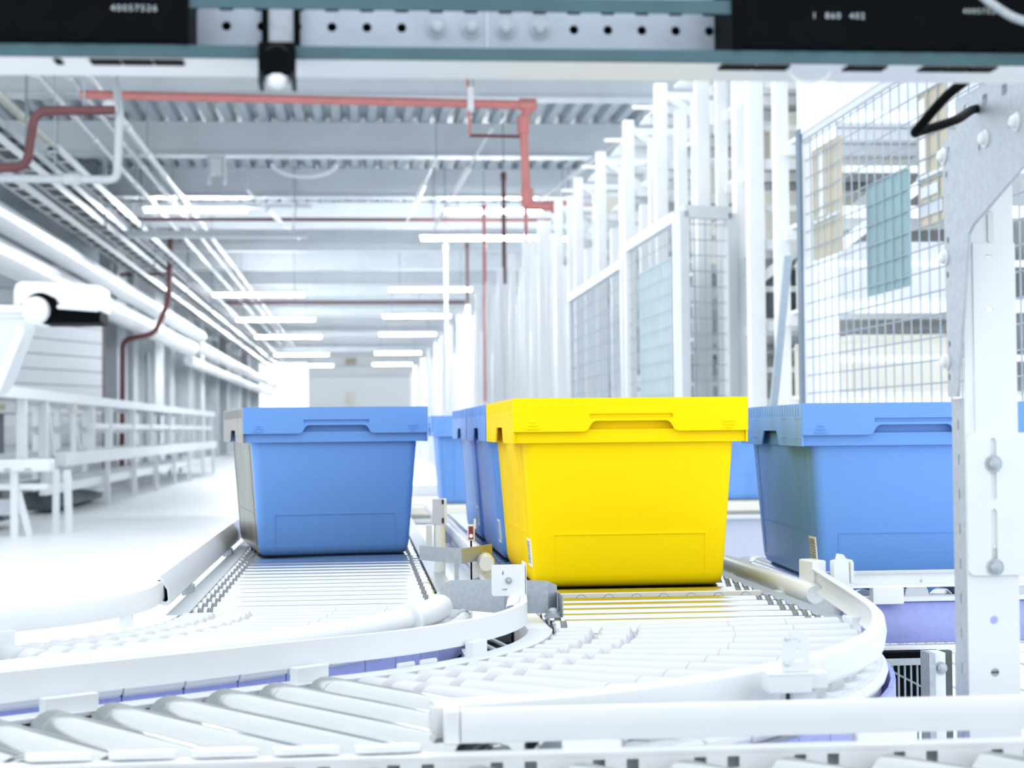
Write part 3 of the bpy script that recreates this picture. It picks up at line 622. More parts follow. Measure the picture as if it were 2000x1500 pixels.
# ================================================================== TOTES
def make_tote(label, loc, rz, front, side, sidem, group=None, name='tote', barcode=True):
    """local: front face towards -y at y=0, width along x centred, 0.6 deep"""
    t = thing(name, label, 'tote', loc, group, rz, local=True)
    H = .315; TW, TD = .393, .60
    # body: tapered open box
    def loop(w_, y0, y1, z, r=.018, n=4): return [Vector((px, py, z)) for px, py in rrect(-w_/2, w_/2, y0, y1, r, n)]
    rings = [loop(.298, .046, .552, 0, .014), loop(.312, .039, .559, .004), loop(.319, .035, .563, .012), loop(.323, .033, .565, .022), loop(.356, .020, .580, .250), loop(.358, .019, .581, .311),
             loop(.350, .023, .577, .311), loop(.348, .024, .576, .25), loop(.311, .040, .558, .012)]
    n = len(rings[0]); mb = MB(); vs = [v for r in rings for v in r]; fs = []; mi = []
    mb.v = vs
    for i in range(len(rings)-1):
        for k in range(n):
            a, b = rings[i][k], rings[i][(k+1) % n]
            nx = abs((a.x+b.x)/2); lf = (a.x+b.x)/2 < -.13 and abs(a.y-b.y) > .2
            mb.f.append([i*n+k, i*n+(k+1) % n, (i+1)*n+(k+1) % n, (i+1)*n+k]); mb.m.append(1 if lf else 0)
    mb.f += [list(range(n))[::-1], [(len(rings)-1)*n+k for k in range(n)]]; mb.m += [0, 0]
    body = mb.build('body', [front, sidem], t)
    # rim: front / back skirts with hand hold and slot
    FZ = .0555; hx = .066
    def fr(y, dy):
        z1, z0 = H, H-FZ; g0 = H-.038
        out = [(-TW/2, z0), (-hx-.013, z0)]
        out += [(-hx-.006, z0+.003), (-hx-.003, z0+.009), (-hx, g0-.004), (-hx+.004, g0-.001), (-hx+.009, g0), (hx-.009, g0), (hx-.004, g0-.001), (hx, g0-.004), (hx+.003, z0+.009), (hx+.006, z0+.003)]
        out += [(hx+.013, z0), (TW/2, z0), (TW/2, z1), (-TW/2, z1)]
        slot = rrect(-.0695, .0695, H-.0335, H-.0265, .001, 2)
        return MB().prism(out, [slot], (0, y, 0), (1, 0, 0), (0, 0, 1), (0, dy, 0))
    rim = fr(0, .003).build('rim', front, t)
    fr(TD, -.003).build('rim_back', front, t)
    MB().box(-.073, .073, .0045, .006, H-.036, H-.024).build('slot_back', front, rim)
    # top flange ring
    ring_ = MB().prism(rrect(-TW/2+.001, TW/2-.001, .001, TD-.001, .006, 3), [rrect(-.173, .173, .023, .577, .016, 4)], (0, 0, H-.0036), (1, 0, 0), (0, 1, 0), (0, 0, .003))
    ring_.build('top_flange', front, rim)
    # second lip below the front skirt
    lip = MB(); lp_ = [(-.1932, .010), (.1932, .010), (.1932, .03), (.1815, .03), (.1815, TD-.03), (.1932, TD-.03), (.1932, TD-.010), (-.1932, TD-.010), (-.1932, TD-.03), (-.1815, TD-.03), (-.1815, .03), (-.1932, .03)]
    lip.prism(lp_, [rrect(-.1785, .1785, .0188, .5812, .014, 4)], (0, 0, H-.074), (1, 0, 0), (0, 1, 0), (0, 0, .022))
    lip.build('lower_lip', front, t)
    # side skirts with trapezoid notch and ribs
    for s, m_, nm in ((-1, sidem, 'side_rim'), (1, side, 'side_rim')):
        z1, z0 = H-.001, H-.0745
        out = [(.004, z0), (.205, z0), (.228, z0+.027), (.352, z0+.027), (.375, z0), (TD-.004, z0), (TD-.004, z1), (.004, z1)]
        if s > 0: out = [(a, b) for a, b in out]
        sr = MB().prism(out, [], (s*TW/2, 0, 0), (0, 1, 0), (0, 0, 1), (-s*.003, 0, 0)).build(nm, m_, t)
        rb = MB()
        for k in range(24):
            y = .03+.0235*k
            rb.box(*sorted((s*TW/2-.0006*s, s*TW/2+.0005*s)), y-.0004, y+.0004, H-.022, H-.003)
        for y0 in (.018, .14, .42, .54):
            for zz in (H-.026, H-.060): rb.box(*sorted((s*TW/2-.0006*s, s*TW/2+.0009*s)), y0, y0+.045, zz-.0005, zz+.0005)
        rb = rb.build('moulded_ribs', m_, sr); rb['kind'] = 'stuff'
    # arrow marks: three bars each side
    for s, ws in ((-1, (.010, .017, .023)), (1, (.023, .018, .011))):
        am = MB()
        for k, wv in enumerate(ws): am.box(s*.164-wv/2, s*.164+wv/2, -.0018, .0004, H-.0395-.0055*k-.0008, H-.0395-.0055*k+.0008)
        am.build('arrow_mark', front, rim)
    # raised plate low on the front, side bead lines
    def fy(z): return .0322+(.020-.033)*(z-.022)/.228
    pl = MB(); z0, z1 = .018, .088; n0 = Vector((0, -.998, -.06))
    for x0, x1, a, b in ((-.128, .128, z1-.0008, z1+.0008), (-.1288, -.1272, z0, z1), (.1272, .1288, z0, z1)):
        pl.add([(x0, fy(a)-.0006, a), (x1, fy(a)-.0006, a), (x1, fy(b)-.0006, b), (x0, fy(b)-.0006, b), (x0, fy(a)+.001, a), (x1, fy(a)+.001, a), (x1, fy(b)+.001, b), (x0, fy(b)+.001, b)],
               [(0, 1, 2, 3), (7, 6, 5, 4), (0, 4, 5, 1), (1, 5, 6, 2), (2, 6, 7, 3), (3, 7, 4, 0)])
    pl.build('panel_line', front, body)
    def sx(z): return .1617+(.178-.1615)*(z-.022)/.228
    sd = MB()
    for z0, z1, y0, y1 in ((.0875, .089, .09, .50), (.02, .236, .075, .0765), (.02, .236, .52, .5215)):
        sd.add([(-sx(z0)-.0008, y0, z0), (-sx(z0)-.0008, y1, z0), (-sx(z1)-.0008, y1, z1), (-sx(z1)-.0008, y0, z1), (-sx(z0)+.001, y0, z0), (-sx(z0)+.001, y1, z0), (-sx(z1)+.001, y1, z1), (-sx(z1)+.001, y0, z1)],
               [(3, 2, 1, 0), (4, 5, 6, 7), (0, 1, 5, 4), (1, 2, 6, 5), (2, 3, 7, 6), (3, 0, 4, 7)])
    sd.build('side_bead', sidem, body)
    if barcode:
        bl = MB(); z0, z1, y0, y1 = .034, .080, .045, .095
        bl.add([(-sx(z0)-.0012, y0, z0), (-sx(z0)-.0012, y1, z0), (-sx(z1)-.0012, y1, z1), (-sx(z1)-.0012, y0, z1), (-sx(z0)+.001, y0, z0), (-sx(z0)+.001, y1, z0), (-sx(z1)+.001, y1, z1), (-sx(z1)+.001, y0, z1)],
               [(3, 2, 1, 0), (4, 5, 6, 7), (0, 1, 5, 4), (1, 2, 6, 5), (2, 3, 7, 6), (3, 0, 4, 7)])
        bl = bl.build('barcode_label', LABEL, t)
        bb = MB(); z = .039; random.seed(3)
        while z < .076:
            h_ = random.choice((.0006, .0009, .0013))
            bb.box(-sx(z)-.0016, -sx(z)-.0008, y0+.003, y1-.003, z, z+h_); z += h_+random.choice((.0012, .0018))
        bb.build('barcode_lines', INK, bl)
    return t
ty = make_tote('bright yellow plastic tote in the middle of the row of blue ones', (.4505, 2.83, .7555), rad(0), YEL, YEL, YELD, 'plastic totes')
tl = make_tote('blue plastic tote with greyed left side on the left lane', (-.046, 3.672, .7555), rad(8.2), BLUE, BLUE, GREYED, 'plastic totes', barcode=False)
tr = make_tote('large blue tote with barcode sticker standing behind the slotted upright', (.962, 2.925, .745), rad(-2.5), BLUE, BLUE, BLUES, 'plastic totes')
def tote_copy(label, loc, rz):
    c = copy_tree(tr); c.location = loc; c.rotation_euler = (0, 0, rz); c['label'] = label; return c
tote_copy('blue tote directly behind the yellow tote', (.4505, 3.455, .7555), 0)
tote_copy('blue tote second behind the yellow tote', (.4505, 4.08, .7555), 0)
tote_copy('distant blue tote seen between the left blue tote and the blue row', (.86, 6.35, .7555), rad(90))
tote_copy('distant blue tote seen between the yellow tote and the right blue tote', (1.80, 6.35, .7555), rad(90))

# ================================================================== LOWER RIGHT: CAGE AND STAND
cg = thing('wire_cage', 'small zinc wire cage with upright bars before a black slab added for its shaded interior below the right conveyor', 'cage', (.85, 2.6, .2))
for k in range(10): MB().tube([(.795+.0098*k, 2.6, .25), (.795+.0098*k, 2.6, .655)], .0017, 6).build('bar', WIRE, cg)
MB().bar((.80, 2.61, .65), (.895, 2.61, .600), .003, .003).build('brace_wire', GALV, cg)
MB().box(.80, .935, 2.72, 2.75, .580, .655).build('cage_shade_back', BLACK, cg)  # black slab painting the shade behind the cage bars
for z_ in (.25, .652): MB().box(.79, .90, 2.594, 2.606, z_, z_+.009).build('frame_rail', GALV, cg)
sd_ = thing('support_leg', 'pale galvanised support leg with hex nut left of the slotted upright', 'stand', (.84, 2.45, 0))
MB().box(.8195, .8285, 2.44, 2.48, 0, .69).build('profile', GALV, sd_); MB().box(.8285, .845, 2.445, 2.48, 0, .69).build('face', WPLAST, sd_)
MB().box(.845, .862, 2.465, 2.48, 0, .69).build('groove', SHADE, sd_)
b_ = MB(); bolt(b_, (.838, 2.445, .668), (0, -1, 0), .007, .006); b_.build('nut', GALV, sd_)
b_ = MB(); b_.lathe([(0, .0045), (.0006, .0045)], 14, (.838, 2.445, .625), (0, -1, 0)); b_.build('hole', WGREY, sd_)

# ================================================================== LEFT BACKGROUND
ec = thing('long_conveyor', 'long white two level conveyor with railing posts standing along the left aisle', 'conveyor', (-3.9, 30, 0))
for y in (19.3, 20.6, 24.2, 25.9, 28.5, 30.9, 33.8, 36.3, 38.8, 41.0, 43.5):
    MB().box(-3.72, -3.62, y-.05, y+.05, .75, 1.45).build('post', WHITE, ec)
    MB().box(-4.45, -4.37, y-.05, y+.05, 0, 1.45).build('post', WHITE, ec)
for x0, x1, z0, z1, y0, nm in ((-3.75, -3.60, 1.40, 1.52, 15.5, 'top_rail'), (-4.48, -4.34, 1.40, 1.52, 15.5, 'top_rail'), (-3.70, -3.64, 1.08, 1.16, 24, 'middle_rail'), (-4.42, -4.38, 1.02, 1.12, 15.5, 'middle_rail'),
                              (-3.70, -3.56, .62, .79, 21.5, 'side_frame'), (-4.5, -4.4, .60, .78, 15.5, 'side_frame'), (-3.70, -3.62, .30, .42, 20.5, 'lower_rail'), (-4.4, -4.3, .28, .40, 18, 'lower_rail')):
    MB().box(x0, x1, y0, 44, z0, z1).build(nm, WHITE, ec)
MB().box(-4.38, -3.72, 15.5, 44, .68, .74).build('belt', WGREY, ec)
MB().box(-4.34, -3.75, 15.5, 44, 1.42, 1.47).build('upper_belt', WHITE, ec)
for y in (25, 28, 31, 34, 37, 40.2, 43): MB().box(-3.60, -3.53, y-.04, y+.04, 0, .64).build('leg', WHITE, ec)
for ya, yb in ((21.2, 20.7), (23.2, 22.4)): MB().bar((-3.67, ya, .79), (-3.67, yb, 1.42), .06, .06).build('slanted_strut', WHITE, ec)
MB().bar((-3.75, 21.0, .5), (-3.75, 26.0, .22), .05, .15).build('return_trough', WGREY, ec)
hd = thing('conveyor_head', 'white conveyor head frame with splayed legs and bolted beams at far left', 'conveyor', (-3.8, 17.5, 0))
MB().box(-4.7, -3.05, 17.5, 17.75, .64, .765).build('cross_beam', WHITE, hd, bevel=.02)
MB().box(-4.7, -3.1, 17.6, 17.7, .46, .52).build('lower_beam', WHITE, hd)
MB().box(-4.7, -3.4, 17.8, 17.9, .20, .36).build('kick_panel', WGREY, hd)
MB().bar((-3.42, 17.6, 0), (-3.42, 17.6, .64), .07, .07).build('leg', WHITE, hd)
MB().bar((-3.28, 17.65, 0), (-3.40, 17.65, .45), .06, .06).build('leg', WHITE, hd)
MB().bar((-3.12, 18.2, 0), (-3.08, 18.0, .64), .07, .07).build('leg', WHITE, hd)
MB().bar((-3.00, 18.3, 0), (-3.02, 18.3, .64), .07, .07).build('leg', WHITE, hd)
for k in range(7):
    MB().box(-4.5+.2*k, -4.44+.2*k, 17.49, 17.5, .655, .675).build('bolt', GALVD, hd)
dr = thing('shade_block', 'dark block added for the shade below the conveyor head at far left', 'motor', (-3.8, 18.6, 0))  # added dark block, stands for the shade under the conveyor head
MB().box(-4.8, -3.72, 18.5, 19.5, .10, .44).box(-4.6, -3.95, 18.2, 18.6, .47, .60).build('dark_block', SHADE, dr, bevel=.03)
MB().lathe([(0, .10), (.35, .10), (.36, .07)], 14, (-3.75, 18.4, .55), (-1, 0, 0)).build('drum', DARK, dr)
dr = thing('shade_block', 'dark block added for the shade beneath the middle of the long left conveyor', 'motor', (-3.9, 23.5, 0))  # second added block, again only the shade under the conveyor
MB().box(-4.3, -3.85, 22.4, 26.5, .04, .26).build('dark_block', SHADE, dr, bevel=.03)
MB().lathe([(0, .08), (.3, .08), (.31, .05)], 14, (-3.85, 24, .30), (-1, 0, 0)).build('drum', DARK, dr)
cbx = thing('control_cabinet', 'dark teal control cabinet with white hood at the far left edge', 'cabinet', (-4.2, 19.6, 0))
MB().box(-4.75, -3.98, 19.4, 19.9, .8, 1.25).build('body', SHADE, cbx); MB().box(-4.75, -3.72, 19.3, 19.95, 1.25, 1.40).build('hood', WHITE, cbx, bevel=.03)
MB().box(-4.1, -4.02, 19.36, 19.4, .8, 1.25).build('door_edge', WGREY, cbx); MB().box(-4.05, -3.85, 19.28, 19.3, 1.28, 1.34).build('nameplate', TAN, cbx)
lb = thing('signal_beacon', 'small white beacon on a slim post standing on the left conveyor', 'beacon', (-3.3, 21, .7))
MB().tube([(-3.63, 22.5, .79), (-3.63, 22.5, 1.30)], .035, 10).build('post', WHITE, lb); MB().lathe([(0, .05), (.12, .05), (.15, .03)], 12, (-3.63, 22.5, 1.28), (0, 0, 1)).build('lamp', CREAM, lb)
# spray hood / projector unit
pj = thing('extraction_unit', 'white rounded machine hood with black lower slot and drum end at left', 'machine', (-2.05, 12, 1.7))
hp = [(-2.335, 1.99), (-2.335, 2.0), (-2.32, 2.045), (-2.28, 2.062), (-1.76, 2.035), (-1.755, 1.86), (-1.78, 1.85), (-2.09, 1.875)]
hp += [(-2.122+.105*cos(t), 1.878+.085*sin(t)) for t in [rad(a_) for a_ in (20, 50, 80, 110, 140)]]+[(-2.30, 1.90), (-2.335, 1.90)]
MB().prism(hp, [], (0, 12, 0), (1, 0, 0), (0, 0, 1), (0, .5, 0)).build('hood', WPLAST, pj, bevel=.012)
MB().box(-2.20, -1.762, 12.03, 12.45, 1.775, 1.868).build('underside', BLACK, pj, bevel=.015)
t_ = MB(); t_.tube([(-2.16+.098*cos(t), 12.02, 1.868+.098*sin(t)) for t in [rad(a_) for a_ in range(-10, 141, 15)]], .026, 10); t_.build('dark_arc', BLACK, pj)
MB().lathe([(0, .085), (.04, .098), (.4, .098)], 22, (-2.19, 11.97, 1.865), (0, 1, 0)).build('drum', WPLAST, pj, sharp=50)
MB().box(-2.5, -2.27, 12.0, 12.3, 1.84, 1.90).build('side_arm', WPLAST, pj, bevel=.01)
MB().box(-2.5, -2.25, 12.0, 12.3, 1.818, 1.838).build('arm_edge', WGREY, pj)
MB().box(-2.66, -2.60, 12.2, 12.28, 0, 1.83).box(-2.66, -2.34, 12.2, 12.28, 1.81, 1.84).build('stand', WHITE, pj)
ch = thing('chute', 'pale grey sloping chute panel below the white machine hood at left edge', 'chute', (-3.0, 14, 0))
MB().prism([(-3.4, 2.0), (-2.63, 1.96), (-2.63, 1.86), (-2.80, 1.42), (-2.86, 1.34), (-3.4, 1.32)], [], (0, 14, 0), (1, 0, 0), (0, 0, 1), (0, .4, 0)).build('panel', WGREY, ch, bevel=.01)
MB().bar((-2.66, 13.98, 1.86), (-2.86, 13.98, 1.36), .03, .06).build('edge_strip', WHITE, ch)
MB().box(-3.3, -3.2, 14.1, 14.2, 0, 1.34).box(-3.08, -3.0, 14.1, 14.2, 0, 1.34).build('stand', WHITE, ch)

# ================================================================== PIPES, DUCTS, TRAYS
def pipe(name, label, pts, r, m, cat='pipe', group=None, bands=(), rods=(), couplings=()):
    root = thing(name, label, cat, pts[0], group)
    MB().tube(pts, r, 12).build('tube', m, root)
    for i, (p, a_) in enumerate(couplings):
        MB().lathe([(-r*2, r*1.25), (-r*1.8, r*1.45), (r*1.8, r*1.45), (r*2, r*1.25)], 14, p, a_).build('coupling', m, root)
    for p, top in rods: MB().tube([p, (p[0], p[1], top)], .012, 6).build('hanger_rod', GALVD, root)
    return root
def bend(pts, r, k=5):
    P = [Vector(p) for p in pts]; o = [P[0]]
    for i in range(1, len(P)-1):
        a, b, c = P[i-1], P[i], P[i+1]; u = (a-b).normalized(); v = (c-b).normalized()
        s, e_ = b+u*r, b+v*r
        for j in range(k+1):
            t = j/k; o.append((1-t)**2*s+2*t*(1-t)*b+t*t*e_)
    return o+[P[-1]]
# twin round ducts, two lengths
for nm, lab, x, z, r, y0, y1 in (('air_duct', 'upper of two fat white ducts running along the left wall', -4.85, 3.98, .185, 14, 54), ('air_duct', 'lower of two fat white ducts running along the left wall', -5.05, 3.55, .23, 14, 53),
                                 ('air_duct', 'far white duct continuing beyond the paired ducts', -5.1, 3.78, .20, 55, 107), ('air_duct', 'far lower white duct beyond the paired ducts', -5.35, 3.3, .17, 55.5, 107)):
    d_ = thing(nm, lab, 'duct', (x, y0, z))
    MB().tube([(x, y0, z), (x, y1, z)], r, 20).build('tube', WHITE, d_)
    y = y0+3
    while y < y1: MB().lathe([(-.04, r*1.03), (.04, r*1.03)], 20, (x, y, z), (0, 1, 0)).build('joint_ring', WHITE, d_); y += 6
    for yy in (8, 22): MB().box(x-r-.03, x-r, y0+yy, y0+yy+.06, z, 6.2).build('hanger', GALVD, d_)
# cable trays
for lab, x, z, wd, y0, y1 in (('lowest white cable tray above the fat left ducts', -4.86, 4.53, .22, 18, 95), ('middle cable tray over the left aisle', -4.55, 4.66, .26, 18, 95), ('upper dark filled cable tray nearest the left wall beams', -4.75, 5.02, .30, 18, 95), ('narrow cable tray hung closest to the aisle', -4.15, 4.87, .18, 24, 95)):
    t = thing('cable_tray', lab, 'cable tray', (x, y0, z))
    m1 = WHITE if 'dark' not in lab else GALV
    MB().box(x-wd/2, x-wd/2+.02, y0, y1, z, z+.11).build('side_rail', m1, t); MB().box(x+wd/2-.02, x+wd/2, y0, y1, z, z+.11).build('side_rail', m1, t)
    rg = MB(); y = y0
    while y < y1: rg.box(x-wd/2, x+wd/2, y, y+.06, z, z+.02); y += .9
    rg = rg.build('rungs', m1, t); rg['kind'] = 'stuff'
    cb_ = MB()
    for k in range(4): cb_.tube([(x-wd/2+.045+k*(wd-.09)/3, y0, z+.05), (x-wd/2+.045+k*(wd-.09)/3, y1, z+.05)], .02+.008*(k % 2), 6)
    cb_.build('cables', SHADE, t); cb_.v
    y = y0+5.5
    while y < y1:
        hx_ = x+wd/2 if 'middle' in lab else x-wd/2-.03
        MB().box(hx_, hx_+.03, y, y+.05, z-.03, 6.2).box(x-wd/2-.03, x+wd/2+.03, y, y+.05, z-.03, z).build('hanger', GALVD, t); y += 7.3
# pipes running away under the beams
for i, (x, z, r, y0, lab) in enumerate(((-3.92, 5.44, .05, 15, 'leftmost pale pipe running away under the roof beams'), (-3.53, 5.44, .045, 20, 'middle pale banded pipe running away under the roof beams'), (-3.27, 5.41, .05, 21, 'right hand pale banded pipe running away under the roof beams'), (-4.62, 5.42, .06, 16, 'pinkish pale pipe beside the upper cable tray'))):
    t = thing('ceiling_pipe', lab, 'pipe', (x, y0, z), 'pipes under the roof')
    MB().tube([(x, y0, z), (x, 90, z)], r, 10).build('tube', WGREY if i < 3 else CREAM, t)
    y = y0+1.6
    while y < 70:
        MB().lathe([(-.09, r*1.3), (.09, r*1.3)], 10, (x, y, z), (0, 1, 0)).build('band', WHITE, t)
        if int(y) % 3 == 0: MB().tube([(x, y, z), (x, y, 6.2)], .008, 5).build('hanger_rod', GALVD, t)
        y += 2.4
p_ = pipe('sprinkler_pipe', 'red sprinkler pipe across the hall ending in an elbow and thick drop', bend([(-3.45, 22, 5.28), (2.23, 22, 5.19), (2.14, 22, 4.99), (2.18, 22, 3.88), (3.4, 22, 3.865)], .07), .056, RED,
          couplings=(((2.20, 22, 5.19), (1, 0, 0)), ((2.143, 22, 4.93), (0, 0, 1)), ((2.18, 22, 4.0), (0, 0, 1)), ((2.6, 22, 3.87), (1, 0, 0)), ((2.86, 22, 3.87), (1, 0, 0))), rods=(((-3.0, 22, 5.28), 6.2), ((1.5, 22, 5.2), 6.2)))
MB().tube([(2.14, 22, 4.78), (1.45, 22, 4.79)], .022, 8).build('branch', MAROON, p_)
MB().tube([(1.45, 22, 4.8), (1.42, 22, 5.9)], .02, 8).build('drop_rod', RED, p_)
MB().box(1.42, 1.50, 21.9, 22.05, 5.10, 5.40).build('clamp', WHITE, p_)
pipe('sprinkler_pipe', 'dark red pipe with double bend at the upper left', bend([(-4.6, 20, 4.035), (-3.74, 20, 4.05), (-3.65, 20, 4.70), (-2.75, 20, 4.715)], .16), .055, MAROON, rods=(((-3.1, 20, 4.7), 6.2),))
p_ = pipe('condensate_pipe', 'light grey pipe with square bend hanging at the upper left', bend([(-4.6, 21, 4.075), (-2.87, 21, 4.06), (-2.83, 21, 4.90), (-2.93, 21.4, 5.3)], .10), .05, WGREY, couplings=(((-3.4, 21, 4.066), (1, 0, 0)),), rods=(((-3.6, 21, 4.07), 6.2),))
MB().lathe([(-.10, .03), (-.08, .075), (0, .10), (.08, .075), (.10, .03)], 14, (-2.935, 20.9, 4.91), (0, 0, 1)).build('ball_valve', WHITE, p_, sharp=80)
p_ = pipe('drain_pipe', 'dark maroon drain pipe stepping down the left wall beside the ducts', bend([(-4.25, 40, 5.9), (-4.30, 40, 4.05), (-4.62, 40, 3.29), (-5.34, 40, 3.13), (-5.38, 40, 0)], .18), .062, MAROON)
MB().tube([(-4.30, 40, 4.66), (-5.4, 40, 4.63)], .035, 8).build('branch', MAROON, p_)
pipe('drain_pipe', 'straight dark maroon downpipe at the corner of the boarded wall', [(-5.26, 36, 0), (-5.26, 36, 3.7)], .075, MAROON)
pipe('drain_pipe', 'thin grey downpipe on the far left piers', [(-5.75, 48, 0), (-5.75, 48, 3.2)], .06, GALVD)
pipe('cross_pipe', 'long thin maroon pipe crossing the hall below the first strip lights', [(-4.5, 34, 5.175), (5.0, 34, 5.165)], .035, MAROON, rods=(((-4.2, 34, 5.17), 6.2), ((-1.2, 34, 5.17), 6.2), ((1.5, 34, 5.17), 6.2), ((4.2, 34, 5.17), 6.2)))
pipe('cross_pipe', 'far thin dark pipe crossing the hall below the roof beams', [(-4.5, 56, 5.17), (3.5, 56, 5.165)], .05, MAROON, rods=(((-2, 56, 5.17), 6.2), ((2, 56, 5.17), 6.2)))
for x, y, z0, z1, m_, lab in ((2.215, 30, 1.5, 4.93, RED, 'thin red drop pipe left of the tall racks'), (2.39, 28, 1.5, 5.2, MAROON, 'thin dark drop pipe between two red ones'), (2.95, 30, 3.4, 4.9, RED, 'thin red drop pipe nearest the racks'),
                              (1.74, 34, 1.4, 4.66, WHITE, 'thin white drop pipe at the far end of the racks'), (2.55, 40, 1.5, 5.35, MAROON, 'far slim dark drop pipe before the racks'), (1.95, 38, 1.5, 4.2, MAROON, 'farthest slim dark drop pipe')):
    pipe('drop_pipe', lab, [(x, y, z0), (x, y, z1)], .033, m_, group='drop pipes', rods=(((x, y, z1), 6.2),), couplings=(((x, y, z1-.05), (0, 0, 1)),))
# slanting suspension braces
for a_, b_, lab in (((-1.9, 30, 5.2), (-1.2, 36, 5.0), 'slanted white brace left of the hall centre'), ((1.25, 27, 5.3), (.95, 33, 5.0), 'slanted white brace at the hall centre'), ((1.9, 24, 5.25), (1.35, 30, 4.55), 'slanted white brace beside the red drop'), ((4.2, 25, 5.5), (3.0, 30, 4.9), 'long slanted brace right of the red drop')):
    t = thing('roof_brace', lab, 'brace', a_); v = Vector(b_)-Vector(a_)
    MB().tube([a_, b_], .02, 8).build('rod', WGREY, t); MB().tube([Vector(a_)+v*.35, Vector(a_)+v*.6], .045, 8).build('sleeve', WHITE, t)
    MB().tube([a_, (a_[0], a_[1], 6.2)], .01, 5).build('hanger_rod', GALVD, t)
t = thing('hose_swag', 'white hose sagging in a curve below the second roof beam', 'hose', (-.9, 30, 5.4))
MB().tube([(-.9+.55*cos(a_), 30, 5.65+.22*sin(a_)) for a_ in [pi+pi*k/14 for k in range(15)]], .035, 8).build('hose', WHITE, t)
t = thing('roof_detector', 'white box detector bracket hanging under the roof beam', 'detector', (-2.35, 29.3, 5.3))
MB().box(-2.45, -2.25, 29.2, 29.4, 5.35, 5.62).build('box', WHITE, t); MB().box(-2.50, -2.46, 29.2, 29.4, 5.2, 5.66).box(-2.24, -2.20, 29.2, 29.4, 5.2, 5.66).build('bracket', WGREY, t); MB().tube([(-2.35, 29.3, 5.0), (-2.35, 29.3, 5.35)], .008, 5).build('lead_wire', GALVD, t)
# luminaires
def lamp(x0, x1, y, z, lab, lit=(0, 1), on=True):
    t = thing('strip_light', lab, 'light', ((x0+x1)/2, y, z), 'strip lights under the roof')
    MB().box(x0, x1, y-.09, y+.09, z, z+.07).build('housing', WGREY, t)
    a_, b_ = x0+(x1-x0)*lit[0], x0+(x1-x0)*lit[1]
    MB().tube([(a_+.04, y, z-.035), (b_-.04, y, z-.035)], .04, 8).build('tube', TUBE if on else WHITE, t)
    for xx in (x0+.3, x1-.3): MB().tube([(xx, y, z+.07), (xx, y, 6.2)], .01, 5).build('hanger_rod', GALVD, t)
lamp(-4.26, -.90, 35, 5.52, 'nearest strip light at left below the third roof beam', (0, .62))
lamp(-4.35, -.90, 33, 4.76, 'unlit low strip light hung under the left cross pipe', on=False)
lamp(1.20, 4.26, 33, 4.73, 'low strip light hung left of the racks')
lamp(1.75, 3.8, 35, 5.50, 'nearest strip light left of the red drop pipe')
NTH = ['first', 'second', 'third', 'fourth', 'fifth', 'sixth', 'seventh', 'eighth', 'ninth', 'tenth', 'eleventh', 'twelfth', 'thirteenth', 'fourteenth', 'fifteenth', 'sixteenth', 'seventeenth', 'eighteenth', 'nineteenth', 'twentieth', 'twenty-first', 'twenty-second', 'twenty-third', 'twenty-fourth']
for i, y in enumerate((47, 57.5, 68, 84, 98)):  # rearmost lights added to brighten the far wall
    lamp(-4.0 if i else -3.9, -1.4, y, 4.75, NTH[i]+' strip light going back in the far left row of lights')
    lamp(.8, 3.0, y-2, 4.72, NTH[i]+' strip light going back in the far right row of lights')

# ================================================================== FENCES, POSTERS AND RACKS
def mesh_fence(label, A, B, z0, z1, sx, sz, frame=True, name='mesh_fence', fm=None, wr=.0028, postw=.05):
    A, B = Vector((*A, 0)), Vector((*B, 0)); d = (B-A).normalized(); L = (B-A).length
    t = thing(name, label, 'fence', (A.x, A.y, 0)); fm = fm or WHITE
    for P in (A, B): MB().obox(P+Vector((0, 0, z1/2)), d*postw/2, Vector((-d.y, d.x, 0))*postw/2, (0, 0, z1/2)).build('post', fm, t)
    MB().bar(A+Vector((0, 0, z1)), B+Vector((0, 0, z1)), postw, postw*1.2).build('top_rail', fm, t)
    MB().bar(A+Vector((0, 0, z0)), B+Vector((0, 0, z0)), .03, .03).build('bottom_rail', fm, t)
    wv = MB(); k = 1
    while k*sx < L: wv.tube([A+d*k*sx+Vector((0, 0, z0)), A+d*k*sx+Vector((0, 0, z1))], wr, 4); k += 1
    z = z0+sz
    while z < z1: wv.tube([A+Vector((0, 0, z)), B+Vector((0, 0, z))], wr, 4); z += sz
    o = wv.build('wire_mesh', WIRE, t); o['kind'] = 'stuff'
    return t
nf = mesh_fence('nearest mesh fence panel hung with tan and teal sheets at right', (1.852, 7.0), (1.868, 4.55), .12, 2.255, .095, .074, postw=.045)
MB().bar((1.845, 7.0, 2.245), (1.861, 4.55, 2.245), .02, .085).build('top_panel', WGREY, nf)
MB().box(1.824, 1.834, 6.97, 7.03, .05, 2.25).build('seal_strip', DSTRIP, nf)
MB().bar((1.842, 7.25, 1.75), (1.70, 7.25, .5), .03, .03).build('prop_strut', WIRE, nf)
mesh_fence('second mesh fence panel with teal tinted infill further along the rack side', (1.86, 9.9), (1.84, 11.6), .12, 2.25, .10, .10)
gt = mesh_fence('narrow galvanised mesh gate standing between two fence panels', (1.86, 9.75), (2.16, 9.85), .12, 2.26, .075, .09, fm=WGREY, postw=.06)
mesh_fence('far mesh fence panel beyond the gate', (1.90, 12.2), (1.92, 15.5), .12, 2.2, .12, .12, wr=.004)
